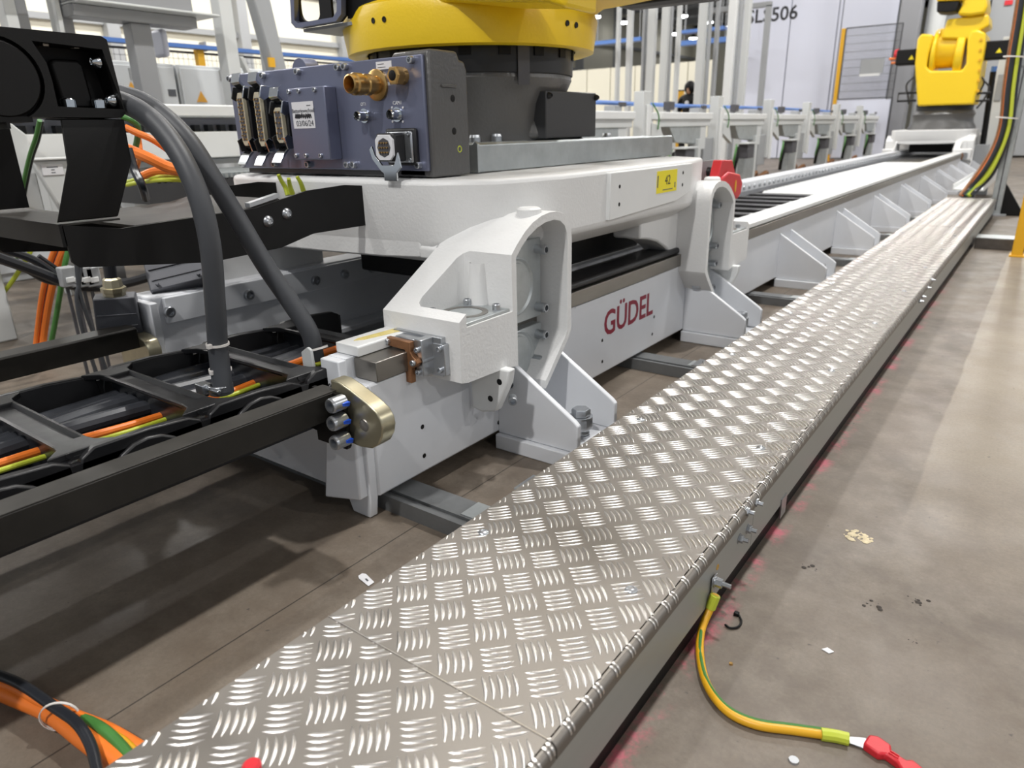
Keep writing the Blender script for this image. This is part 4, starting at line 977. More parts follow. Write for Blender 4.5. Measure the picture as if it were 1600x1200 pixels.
# cables behind the arm
CABS = [
    ('orange_cable', 'orange', .010, [(196, 199, 1.1), (215, 208, 1.12), (240, 219, 1.15), (270, 240, 1.2), (300, 265, 1.3)], 'thin orange cable leaving the end bracket just above the arm'),
    ('orange_cable', 'orange', .0165, [(196, 232, 1.1), (230, 246, 1.12), (265, 262, 1.16), (300, 270, 1.2), (312, 278, 1.3)], 'thick orange cable running behind both dark grey conduits'),
    ('orange_cable', 'orange', .013, [(222, 275, 1.2), (245, 267, 1.22), (275, 268, 1.25), (312, 275, 1.3)], 'orange cable lying low over the arm behind the conduits'),
    ('orange_cable', 'orange', .008, [(216, 212, 1.25), (218, 225, 1.25), (219, 240, 1.25), (214, 262, 1.3)], 'short orange cable hanging straight down behind the bent bracket'),
    ('earth_cable', 'green', .009, [(190, 182, 1.1), (205, 188, 1.12), (216, 200, 1.15), (212, 230, 1.2), (205, 260, 1.25)], 'green cable curling out at the top of the bent bracket'),
    ('earth_cable', 'ygreen', .007, [(200, 284, 1.25), (225, 278, 1.25), (260, 276, 1.25), (310, 278, 1.3), (317, 285, 1.35)], 'upper yellow green earth cable over the arm'),
    ('earth_cable', 'ygreen', .007, [(198, 289, 1.22), (225, 284, 1.22), (265, 281, 1.22), (315, 284, 1.32)], 'lower yellow green earth cable over the arm'),
    ('black_cable', 'cable', .012, [(200, 232, 1.05), (210, 265, 1.05), (222, 290, 1.05), (228, 310, 1.08)], 'black cable dropping behind the bent bracket onto the arm'),
    ('earth_cable', 'green', .008, [(62, 188, 1.2), (56, 215, 1.2), (46, 245, 1.2), (36, 290, 1.2), (30, 330, 1.2)], 'green cable hanging left of the bent bracket'),
    ('black_cable', 'cable', .007, [(66, 188, 1.22), (60, 218, 1.22), (50, 248, 1.22), (40, 295, 1.22), (35, 330, 1.22)], 'black cable tied to the hanging green cable'),
    ('orange_cable', 'orange', .0105, [(92, 375, 1.15), (78, 410, 1.12), (66, 460, 1.1), (58, 520, 1.08), (55, 550, 1.06)], 'left orange cable hanging below the arm'),
    ('orange_cable', 'orange', .0135, [(104, 380, 1.17), (90, 415, 1.14), (78, 465, 1.12), (69, 520, 1.1), (66, 550, 1.08)], 'right orange cable hanging below the arm'),
    ('black_cable', 'cable', .008, [(98, 378, 1.19), (84, 412, 1.17), (72, 462, 1.15), (64, 520, 1.13), (60, 545, 1.12)], 'black cable between the two hanging orange cables'),
    ('earth_cable', 'green', .010, [(108, 385, 1.14), (100, 420, 1.11), (92, 470, 1.09), (84, 515, 1.07), (78, 545, 1.06)], 'green cable hanging right of the orange pair below the arm'),
    ('earth_cable', 'ygreen', .010, [(52, 384, 1.3), (38, 410, 1.25), (15, 445, 1.2), (-10, 475, 1.15)], 'yellow green earth cable slanting down to the left below the arm'),
    ('earth_cable', 'green', .006, [(-5, 412, 1.5), (15, 408, 1.5), (32, 400, 1.5), (42, 385, 1.5)], 'thin green cable looping behind the slanting yellow green one'),
]
for nm, m_, r, pts, lab in CABS:
    tag(obj(nm, MB().tube(H(pts), r, 10), M[m_]), lab, 'cable')
for k, pts in enumerate(([(435, 273, 1.36), (440, 283, 1.37), (446, 293, 1.38), (450, 305, 1.38)], [(451, 279, 1.36), (453, 290, 1.37), (457, 303, 1.38)], [(464, 276, 1.36), (470, 286, 1.37), (474, 298, 1.38)])):
    tag(obj('earth_wire_end', MB().tube(H(pts), [.0055, .008], 8), M['ygreen']), ['left of three yellow green wire ends at the carriage front', 'middle of three yellow green wire ends at the carriage front', 'right of three yellow green wire ends at the carriage front'][k], 'wire end', 'earth wire ends')

# heavy connector hoods below the arm
def hood(org, ux, uy, uz, L_, W_, T_, label, gland):
    t = thing('connector_hood', org, label, 'connector', 'grey connector hoods below the arm')
    mx = Matrix((ux, uy, uz)).transposed().to_4x4(); mx.translation = Vector(org)
    obj('hood_body', MB().hull8([(-W_ / 2, -T_ / 2, 0), (W_ / 2, -T_ / 2, 0), (W_ / 2, T_ / 2, 0), (-W_ / 2, T_ / 2, 0)], [(-W_ * .45, -T_ * .45, L_), (W_ * .45, -T_ * .45, L_), (W_ * .45, T_ * .45, L_), (-W_ * .45, T_ * .45, L_)]).xf(mx), M['hood'], t, bevel=.004)
    for z in (.25, .55):
        obj('hood_rib', MB().box(W_ / 2 - .002, W_ / 2 + .003, -T_ * .42, T_ * .42, L_ * z, L_ * z + .004).xf(mx), M['hood'], t, bevel=.001)
    for y in (-.35, .35):
        obj('latch_pin', MB().cyl((W_ / 2, T_ * y, L_ * .12), (W_ / 2 + .016, T_ * y, L_ * .12), .005, n=8).xf(mx), M['hood'], t)
    if gland:
        g = MB().lathe((0, 0, L_ * .98), (0, 0, 1), [(0, .03), (.012, .03), (.014, .034), (.026, .034), (.028, .027), (.05, .024), (.055, .018)], 8).xf(mx)
        obj('cable_gland', g, M['lug'], t, smooth=20)
        obj('gland_cable', MB().tube([mx @ Vector((0, 0, L_)), mx @ Vector((0, 0, L_ + .08)), mx @ Vector((0, .01, L_ + .17))], .017, 12), M['cable'], t)
p0 = on_y(190, 520, .93); p1 = on_y(178, 455, .93)
uz = (p1 - p0).normalized(); ux = Vector((.86, -.5, 0)); ux = (ux - uz * ux.dot(uz)).normalized(); uy = uz.cross(ux)
hood(p0, ux, uy, uz, .115, .075, .12, 'upright grey connector hood with nickel cable gland at the left guide bar', True)
p0 = on_y(272, 455, 1.12); p1 = on_y(240, 415, 1.12)
p0 = on_y(284, 452, 1.12)
ux = Vector((.70, -.45, .55)).normalized(); uz = Vector((-.45, .1, .75)); uz = (uz - ux * uz.dot(ux)).normalized(); uy = uz.cross(ux)
hood(p0, ux, uy, uz, .12, .08, .17, 'tilted grey connector hood hanging under the arm beside the conduit', False)

# ================================================================== FLOOR ITEMS
# earth lead on the floor
gl = thing('earth_lead', (-.25, 1.05, 0), 'yellow earth lead with ring lugs curving from the walkway onto the floor', 'cable')
s0 = Vector((XS + .006, on_x(1113, 907, XS).y, on_x(1113, 907, XS).z))
pts = [s0 + Vector((.006, -.012, -.02)), on_z(1110, 950, .045), on_z(1096, 985, .018), on_z(1094, 1025, .008), on_z(1105, 1070, .008), on_z(1135, 1110, .008), on_z(1180, 1132, .008), on_z(1240, 1141, .008), on_z(1290, 1148, .008)]
obj('cable_jacket', MB().tube(pts, .0072, 12, 6), M['dyellow'], gl)
obj('green_stripe', MB().tube([p + Vector((-.002, .004, .0042)) for p in pts[2:]], .0036, 8, 6), M['green'], gl)
obj('crimp_sleeve', MB().tube([pts[0], (Vector(pts[0]) + Vector(pts[1])) / 2, pts[1]], .0095, 10, 4), M['ygreen'], gl)
obj('crimp_sleeve', MB().tube([on_z(1283, 1147, .009), on_z(1305, 1150, .009), on_z(1326, 1155, .009)], .0095, 10, 4), M['ygreen'], gl)
obj('ring_lug', MB().box(XS + .002, XS + .005, s0.y - .011, s0.y + .011, s0.z - .03, s0.z + .012), M['zinc'], gl, bevel=.004)
screw(gl, (XS + .005, s0.y, s0.z), (1, 0, 0), .009, .014, 'nut', 'zinc')
a = on_z(1326, 1155, .006); b = on_z(1356, 1162, .004); d = (b - a).normalized(); nn = Vector((-d.y, d.x, 0))
obj('ring_lug', MB().hull8([a - nn * .006 + Vector((0, 0, -.003)), b - nn * .012 + Vector((0, 0, -.003)), b + nn * .012 + Vector((0, 0, -.003)), a + nn * .006 + Vector((0, 0, -.003))], [a - nn * .006, b - nn * .012 - Vector((0, 0, .0005)), b + nn * .012 - Vector((0, 0, .0005)), a + nn * .006]), M['zinc'], gl, bevel=.001)
# red clip
a = on_z(1366, 1166, .01); b = on_z(1425, 1203, .01); d = (b - a); L_ = d.length; d.normalize(); ang = math.atan2(d.y, d.x)
rc = thing('red_clip', (a.x, a.y, 0), 'red plastic cable clip lying on the floor at the end of the earth lead', 'clip')
mx = Matrix.Translation((a.x, a.y, 0)) @ Matrix.Rotation(ang, 4, 'Z')
outl = [(-.012, -.010), (.012, -.012), (.018, -.004), (L_ - .018, -.006), (L_ - .01, -.012), (L_ + .01, -.012), (L_ + .016, 0), (L_ + .01, .012), (L_ - .006, .016), (L_ - .012, .008), (.02, .009), (.016, .018), (-.004, .02), (-.014, .012)]
obj('clip_body', MB().prism(outl, 'z', 0.0, .014).xf(mx), M['red'], rc, bevel=.003)
for y in (-.0, .005):
    obj('groove_rib', MB().box(.02, L_ - .02, y - .001, y + .001, .013, .016).xf(mx), M['red'], rc, bevel=.0005)
# small red cap by the lower picture edge on the walkway
p = on_z(399, 1199, WZ)
tag(obj('red_button', MB().lathe((p.x, p.y - .004, WZ + .0015), (0, 0, 1), [(0, 0), (0, .011), (.006, .011), (.009, .008), (.009, 0)], 16), M['red']), 'small red button lying on the near end of the walkway', 'button')
# zip tie scrap
pts = [on_z(x, y, .003) for x, y in ((1133, 976), (1140, 981), (1152, 980), (1158, 972), (1155, 962), (1149, 958))]
zt = thing('cable_tie_scrap', pts[2], 'curled scrap of black cable tie on the floor beside the earth lead', 'cable tie')
obj('strap', MB().tube(pts, .0022, 6, 5), M['black'], zt)
p = on_z(1151, 959, .004); obj('tie_head', MB().box(p.x - .005, p.x + .004, p.y - .004, p.y + .005, 0, .007), M['black'], zt, bevel=.001)
# paper tag
tgp = [on_z(x, y, 0) for x, y in ((560, 901), (566, 897), (572, 898), (585, 911), (576, 917), (561, 905))]
tg = thing('paper_tag', (tgp[0].x, tgp[0].y, 0), 'small white paper tag on the floor against the walkway', 'tag')
obj('tag_card', MB().prism([(p.x, p.y) for p in tgp], 'z', .001, .0022), M['paper'], tg, smooth=0)
u_ = (tgp[3] - tgp[2]).normalized(); v_ = Vector((-u_.y, u_.x, 0)); c_ = (tgp[2] + tgp[3] + tgp[4] + tgp[5]) / 4
obj('tag_print', MB().hull8([c_ - u_ * .006 - v_ * .002 + Vector((0, 0, .0022)), c_ + u_ * .005 - v_ * .002 + Vector((0, 0, .0022)), c_ + u_ * .005 + v_ * .002 + Vector((0, 0, .0022)), c_ - u_ * .006 + v_ * .002 + Vector((0, 0, .0022))], [c_ - u_ * .006 - v_ * .002 + Vector((0, 0, .0025)), c_ + u_ * .005 - v_ * .002 + Vector((0, 0, .0025)), c_ + u_ * .005 + v_ * .002 + Vector((0, 0, .0025)), c_ - u_ * .006 + v_ * .002 + Vector((0, 0, .0025))]), M['gink'], tg, smooth=0)
# crumbs and anchors on the floor
def blob(name, px, py, r, m_, label, cat, h=.3, seed=1, n=9, group=None):
    rr = random.Random(seed); p = on_z(px, py, 0); mb = MB()
    for k in range(n):
        a = rr.random() * 6.28; q = r * (rr.random() ** .6); s = r * (.06 + .22 * rr.random() ** 2)
        mb.ball((p.x + cos(a) * q, p.y + sin(a) * q * .8, s * h * .5), s, 7, 4, (1, 1, h))
    o = obj(name, mb, M[m_]); tag(o, label, cat, group); o['kind'] = 'stuff'; return o
M['fluff'] = mat('mortar_crumbs', '#c9bb9c', .8, var=.25, vscale=60)
M['flake'] = mat('dark_flake', '#3a342f', .8)
blob('mortar_crumbs', 1340, 838, .03, 'fluff', 'pale patch of mortar crumbs on the right of the floor', 'crumbs', .22, 4, 60)
blob('mortar_crumbs', 1362, 946, .02, 'flake', 'pair of dark chipped flakes on the floor left of the bigger chip', 'flakes', .25, 5, 8)
blob('mortar_crumbs', 1435, 938, .022, 'flake', 'dark chipped flakes on the floor furthest right', 'flakes', .25, 6, 10)
blob('mortar_crumbs', 1265, 888, .02, 'flake', 'dark scuffed flake on the floor nearest the walkway bolts', 'flakes', .2, 7, 7)
blob('mortar_crumbs', 1427, 1003, .013, 'flake', 'small dark chip on the floor below the other flakes', 'flakes', .25, 8, 6)
for k, (px, py, lab) in enumerate(((1142, 1038, 'tiny brass screw head on the floor inside the curve of the earth lead'), (1240, 1189, 'flat metal floor anchor near the red clip'))):
    p = on_z(px, py, 0)
    tag(obj('floor_anchor', MB().lathe((p.x, p.y, 0), (0, 0, 1), [(0, .0035 if k == 0 else .008), (.003, .003 if k == 0 else .007), (.003, 0)], 12), M['brass' if k == 0 else 'zinc']), lab, 'screw' if k == 0 else 'anchor')
p = on_z(1293, 1017, 0)
tag(obj('paint_chip', MB().prism([(p.x - .009, p.y - .003), (p.x + .004, p.y - .007), (p.x + .01, p.y + .002), (p.x - .002, p.y + .007)], 'z', .0005, .002), M['paper'], smooth=0), 'small white paint chip on the floor right of the earth lead', 'paint chip')

# orange cable bundle running under the walkway
def Zp(l): return [on_z(x, y, z) for x, y, z in l]
BUN = [('orange', .0165, [(-40, 1060, .03), (20, 1085, .025), (80, 1112, .022), (130, 1150, .022), (170, 1180, .022), (215, 1215, .022)], 'thick printed orange cable in the floor bundle'),
       ('orange', .010, [(-40, 1055, .045), (20, 1072, .04), (70, 1098, .035), (120, 1120, .03), (170, 1140, .022), (225, 1172, .018)], 'thin orange cable on the right side of the floor bundle'),
       ('cable', .008, [(-30, 1045, .055), (30, 1068, .055), (85, 1105, .052), (120, 1130, .05), (142, 1165, .045), (155, 1215, .04)], 'dark grey cable crossing over the orange floor bundle'),
       ('green', .009, [(60, 1100, .022), (120, 1120, .028), (160, 1140, .034), (190, 1168, .032), (210, 1195, .03)], 'green cable between the orange cables of the floor bundle'),
       ('dyellow', .007, [(110, 1122, .02), (150, 1136, .026), (186, 1154, .028), (205, 1170, .026), (225, 1190, .022)], 'yellow cable under the thin orange floor cable'),
       ('rubber', .006, [(110, 1124, .018), (155, 1141, .026), (185, 1160, .027), (203, 1180, .024), (218, 1200, .02)], 'grey cable between the green and yellow floor cables')]
for m_, r, pts, lab in BUN: tag(obj('floor_cable', MB().tube(Zp(pts), r, 12), M[m_]), lab, 'cable', 'cables of the floor bundle')
p = on_z(94, 1118, .034)
tag(obj('cable_tie', MB().lathe((p.x, p.y, p.z), (.75, -.66, -.05), [(0, .027), (0, .0285), (.004, .0285), (.004, .027)], 24), M['tape']), 'clear cable tie around the orange floor bundle', 'cable tie')
q0 = on_z(158, 1150, .04); q1 = on_z(183, 1180, .04)

# ================================================================== BACKGROUND, LEFT OF THE TRACK
bn = thing('machine_bench', (-3.7, 2.5, 0), 'long white machine bench with fluted lilac slot left of the track', 'machine bench')
obj('top_ledge', MB().box(-4.1, -3.46, .2, 4.45, .972, 1.03), M['white'], bn, bevel=.008)
obj('slot_back', MB().box(-3.75, -3.70, .2, 4.45, .90, .975), M['lilac'], bn, smooth=0)
for k in range(54):
    obj('fin', MB().box(-3.70, -3.66, .3 + k * .075, .33 + k * .075, .905, .94), M['gink'], bn, smooth=0)
obj('lower_beam', MB().box(-4.1, -3.5, .2, 4.45, .775, .905), M['white'], bn, bevel=.006)
obj('grey_rail', MB().box(-3.9, -3.52, .2, 4.45, .745, .772), M['grey'], bn, smooth=0)
rb_ = MB()
for k in range(110): rb_.box(-3.5, -2.95, 1.55 + k * .026, 1.563 + k * .026, .70, .725)
o = obj('ribbed_belt', rb_, M['galv'], bn, smooth=0); o['kind'] = 'stuff'
obj('belt_body', MB().box(-3.5, -2.95, 1.5, 4.5, .62, .705), M['cover'], bn, smooth=0)
for y in (.55, 1.9, 3.3, 4.3):
    obj('leg', MB().box(-3.9, -3.7, y, y + .12, 0, .745), M['lgrey'], bn, bevel=.004)
ap0, ap1 = on_x(45, 247, -3.4), on_x(112, 250, -3.4)
obj('apron', MB().hull8([(-3.42, ap0.y + .12, .45), (-3.38, ap0.y + .12, .45), (-3.38, ap1.y + .2, .45), (-3.42, ap1.y + .2, .45)], [(-3.42, ap0.y, .80), (-3.38, ap0.y, .80), (-3.38, ap1.y + .1, .80), (-3.42, ap1.y + .1, .80)]), M['lgrey'], bn, bevel=.006)
obj('apron_lip', MB().box(-3.42, -3.36, ap0.y, ap1.y + .1, .80, .81), M['white'], bn, bevel=.003)
a, b = on_x(63, 257, -3.378), on_x(101, 273, -3.378)
pl = obj('name_plate', MB().box(-3.38, -3.376, a.y, b.y, b.z, a.z), M['paper'], bn, bevel=.002)
for k in range(3):
    obj('plate_print', MB().box(-3.376, -3.3755, a.y + .02 + .015 * k, b.y - .02 - .015 * k, b.z + .009 + (2 - k) * .011, b.z + .013 + (2 - k) * .011), M['gink'], pl, smooth=0)
obj('side_cheek', MB().prism([(.95, .55), (1.30, .55), (1.30, .9), (1.2, 1.0), (.95, 1.0)], 'x', -3.55, -3.45), M['lgrey'], bn, bevel=.006)
a = on_z(30, 530, 0)
fb = thing('floor_panel_box', (a.x - .2, a.y - .3, 0), 'pale grey floor standing box at the left edge below the slanting earth cable', 'box')
obj('box_shell', MB().box(a.x - .35, a.x, a.y - .6, a.y, 0, .46), M['lgrey'], fb, bevel=.008)
obj('box_lid', MB().box(a.x - .36, a.x + .01, a.y - .61, a.y + .01, .46, .475), M['white'], fb, bevel=.003)

# cables drooping under the bench
for k, (pts, r) in enumerate((([(-10, 400), (60, 425), (120, 447), (180, 446), (240, 430), (280, 410)], .018), ([(-10, 385), (50, 405), (90, 430), (130, 446), (200, 440)], .014), ([(0, 395), (40, 420), (80, 440), (140, 444)], .012), ([(60, 400), (95, 425), (112, 440)], .009))):
    tag(obj('drooping_cable', MB().tube([on_x(px, py, -2.75 - .06 * k) for px, py in pts], r, 8), M['cable']), ['thickest black cable drooping below the machine bench', 'second black cable drooping below the machine bench', 'thin black cable drooping at the left edge below the bench', 'short black cable hanging among the drooping cables'][k], 'cable', 'cables drooping below the bench')
for k, pts in enumerate(([(118, 395), (122, 440), (128, 470), (150, 532)], [(128, 395), (124, 440), (120, 470), (133, 530)])):
    tag(obj('grey_wire', MB().tube([on_x(px, py, -2.6) for px, py in pts] + [Vector((-2.6, on_x(*pts[-1], -2.6).y + .02, .007))], .007, 8), M['rubber']), ['grey wire under the arm curving right to the floor', 'grey wire under the arm curving left to the floor'][k], 'wire')
for k, px in enumerate((105, 118, 131, 143)):
    p = on_x(px, 432, -2.72)
    t = thing('small_socket_box', p, ['small pale socket box first from the left under the arm', 'small pale socket box second from the left under the arm', 'small pale socket box third from the left under the arm', 'small pale socket box rightmost of four under the arm'][k], 'socket box', 'socket boxes under the arm')
    obj('box_body', MB().box(p.x - .02, p.x + .02, p.y - .025, p.y + .025, p.z - .035, p.z + .035), M['grey'], t, bevel=.005)
    obj('box_cap', MB().box(p.x - .01, p.x + .024, p.y - .014, p.y + .014, p.z - .02, p.z + .0), M['white'], t, bevel=.003)
    obj('bracket', MB().box(p.x - .026, p.x - .019, p.y - .005, p.y + .005, 0, p.z), M['dgrey'], t, smooth=0)

# cabinets behind the bench
CXF = -5.4
cab_y = [1.55, 2.35, 3.15, 3.95, 4.75]
cl_ = ['grey switch cabinet nearest the left picture edge behind the bench', 'grey switch cabinet with amber warning triangle left of the steel column', 'grey switch cabinet with black square window right of the steel column', 'grey switch cabinet with amber triangle just left of the connection box', 'grey switch cabinet mostly hidden behind the connection box']
for k, y in enumerate(cab_y):
    t = thing('switch_cabinet', (CXF - .2, y + .39, 0), cl_[k], 'cabinet', 'switch cabinets behind the bench')
    obj('cabinet_body', MB().box(CXF - .45, CXF - .02, y, y + .78, 0, 1.40), M['cabinet'], t, bevel=.008)
    d = obj('door', MB().box(CXF - .02, CXF, y + .015, y + .765, .06, 1.375), M['cabinet'], t, bevel=.006)
    obj('handle', MB().box(CXF, CXF + .012, y + .06, y + .09, .95, 1.07), M['grey'], d, bevel=.003)
    kd = [(206, 138, 'warn'), (222, 150, 'warn'), (315, 152, 'warn'), (269, 145, 'gink'), (282, 111, 'grey'), (213, 116, 'grey'), (352, 118, 'grey')]
    for px, py, m_ in kd:
        p = on_x(px, py, CXF)
        if not (y + .03 < p.y < y + .75): continue
        if m_ == 'warn': obj('warning_triangle', MB().prism([(p.y - .045, p.z - .035), (p.y + .045, p.z - .035), (p.y, p.z + .045)], 'x', CXF, CXF + .003), M['warn'], d, smooth=0)
        else:
            h = .03 if m_ == 'gink' else .05
            obj('window' if m_ == 'gink' else 'vent_plate', MB().box(CXF, CXF + .004, p.y - h, p.y + h, p.z - h * .8, p.z + h * .8), M[m_], d, smooth=0)

# steel stand with columns and overhead beam
sf = thing('steel_stand', (-4.6, 2.3, 0), 'light grey steel stand with overhead beam above the machine bench', 'steel frame')
for nm, px0, px1, py, X in (('column', 8, 27, 20, -4.6), ('column', 27, 44, 20, -4.75), ('column', 85, 93, 5, -4.6), ('column', 94, 112, 20, -4.7), ('column', 205, 236, 45, -4.6), ('column', 342, 362, 5, -4.6), ('column', 409, 420, 5, -4.8)):
    a, b = on_x(px0, py, X), on_x(px1, py, X)
    obj(nm, MB().box(X - .1, X, a.y, b.y, 0, 3.4 if px0 != 205 else 1.534), M['stand' if px0 in (205, 27, 94) else 'lgrey'], sf, bevel=.004)
a, b = on_x(112, 30, -4.6), on_x(300, 20, -4.6)
obj('overhead_beam', MB().box(-4.72, -4.56, a.y, b.y, 1.535, 1.598), M['stand'], sf, bevel=.004)
obj('overhead_beam', MB().box(-4.76, -4.585, a.y, b.y, 1.613, 1.76), M['stand'], sf, bevel=.004)
obj('beam_flange', MB().box(-4.75, -4.45, a.y, b.y + .1, 1.60, 1.612), M['lgrey'], sf, bevel=.003)
obj('cross_beam', MB().hull8([(-4.58, 1.5, 1.63), (-4.5, 1.5, 1.63), (-4.5, 2.2, 1.63), (-4.58, 2.2, 1.63)], [(-4.58, 1.5, 1.75), (-4.5, 1.5, 1.75), (-4.5, 2.2, 1.75), (-4.58, 2.2, 1.75)]), M['grey'], sf, bevel=.004)
a, b, c = on_x(372, 5, -4.65), on_x(430, 100, -4.65), on_x(444, 100, -4.65)
obj('brace', MB().hull8([(-4.7, b.y, b.z - .3), (-4.6, b.y, b.z - .3), (-4.6, b.y + .1, b.z - .3), (-4.7, b.y + .1, b.z - .3)], [(-4.7, a.y, a.z + .5), (-4.6, a.y, a.z + .5), (-4.6, a.y + .16, a.z + .5), (-4.7, a.y + .16, a.z + .5)]), M['grey'], sf, bevel=.01)
obj('brace', MB().hull8([(-4.7, on_x(372, 70, -4.65).y, 1.40), (-4.65, on_x(372, 70, -4.65).y, 1.40), (-4.65, on_x(372, 70, -4.65).y + .03, 1.40), (-4.7, on_x(372, 70, -4.65).y + .03, 1.40)], [(-4.7, on_x(405, 112, -4.65).y, 1.1), (-4.65, on_x(405, 112, -4.65).y, 1.1), (-4.65, on_x(405, 112, -4.65).y + .03, 1.1), (-4.7, on_x(405, 112, -4.65).y + .03, 1.1)]), M['lgrey'], sf, bevel=.004)
a, b = on_x(245, 45, -4.7), on_x(262, 90, -4.7)
obj('hanging_pack', MB().box(-4.8, -4.65, a.y, b.y, b.z, a.z), M['lilac'], sf, bevel=.02)
obj('warning_tab', MB().box(-4.6, -4.58, on_x(418, 95, -4.6).y, on_x(427, 95, -4.6).y, on_x(420, 105, -4.6).z, on_x(420, 90, -4.6).z), M['postyellow'], sf, smooth=0)

# mesh fence with blue tray far behind the cabinets
def mesh_fence(name, P0, P1, z0, z1, nv, nh, label, posts, r=.004):
    t = thing(name, P0, label, 'fence')
    P0 = Vector(P0); P1 = Vector(P1); d = P1 - P0; mb = MB()
    for k in range(nv + 1):
        q = P0 + d * (k / nv); mb.cyl((q.x, q.y, z0), (q.x, q.y, z1), r, n=4)
    for k in range(nh + 1):
        z = z0 + (z1 - z0) * k / nh; mb.cyl((P0.x, P0.y, z), (P1.x, P1.y, z), r, n=4)
    o = obj('wire_mesh', mb, M['wire'], t, smooth=0); o['kind'] = 'stuff'
    fr_ = MB()
    for q in (P0, P1): fr_.cyl((q.x, q.y, z0), (q.x, q.y, z1), .014, n=6)
    for z in (z0, z1): fr_.cyl((P0.x, P0.y, z), (P1.x, P1.y, z), .014, n=6)
    obj('mesh_frame', fr_, M['wire'], t, smooth=0)
    for q, zt in posts:
        obj('post', MB().box(q[0] - .04, q[0] + .04, q[1] - .04, q[1] + .04, 0, zt), M['postyellow'], t, bevel=.004)
        obj('base_plate', MB().box(q[0] - .1, q[0] + .1, q[1] - .08, q[1] + .08, 0, .012), M['postyellow'], t)
    return t
yp = on_x(308, 90, -8.0)
mesh_fence('mesh_fence', (-8, 2.6, 0), (-8, 9.0, 0), .15, 1.78, 110, 24, 'dark mesh fence with amber post behind the switch cabinets', [((-7.95, yp.y), 1.85)], .0022)
bt = thing('cable_tray', (-8, 5, 2.0), 'blue cable tray running along the top of the fence behind the cabinets', 'cable tray')
a = on_x(270, 72, -7.9); b = on_x(350, 79, -7.9)
obj('tray_channel', MB().prism([(-7.96, a.z - .012), (-7.85, a.z - .012), (-7.85, a.z + .03), (-7.86, a.z + .03), (-7.86, a.z - .005), (-7.96, a.z - .005)], 'y', 2.2, 12), M['bluetray'], bt, smooth=0)
for y in (2.6, 5.0, 7.5, 9.0): obj('tray_bracket', MB().box(-8.05, -7.95, y, y + .03, 1.9, a.z - .02), M['grey'], bt, smooth=0)
cw = thing('carton_stack', (-10.5, 6, 0), 'pale brown cartons stacked behind the mesh fence', 'cartons')
for k in range(6):
    obj('carton', MB().box(-11.2, -10.4, 3.4 + k * .92, 4.25 + k * .92, 0, 1.5 + .05 * (k % 3)), mat('carton_%d' % k, '#cbb9a0', .7), cw, bevel=.01)

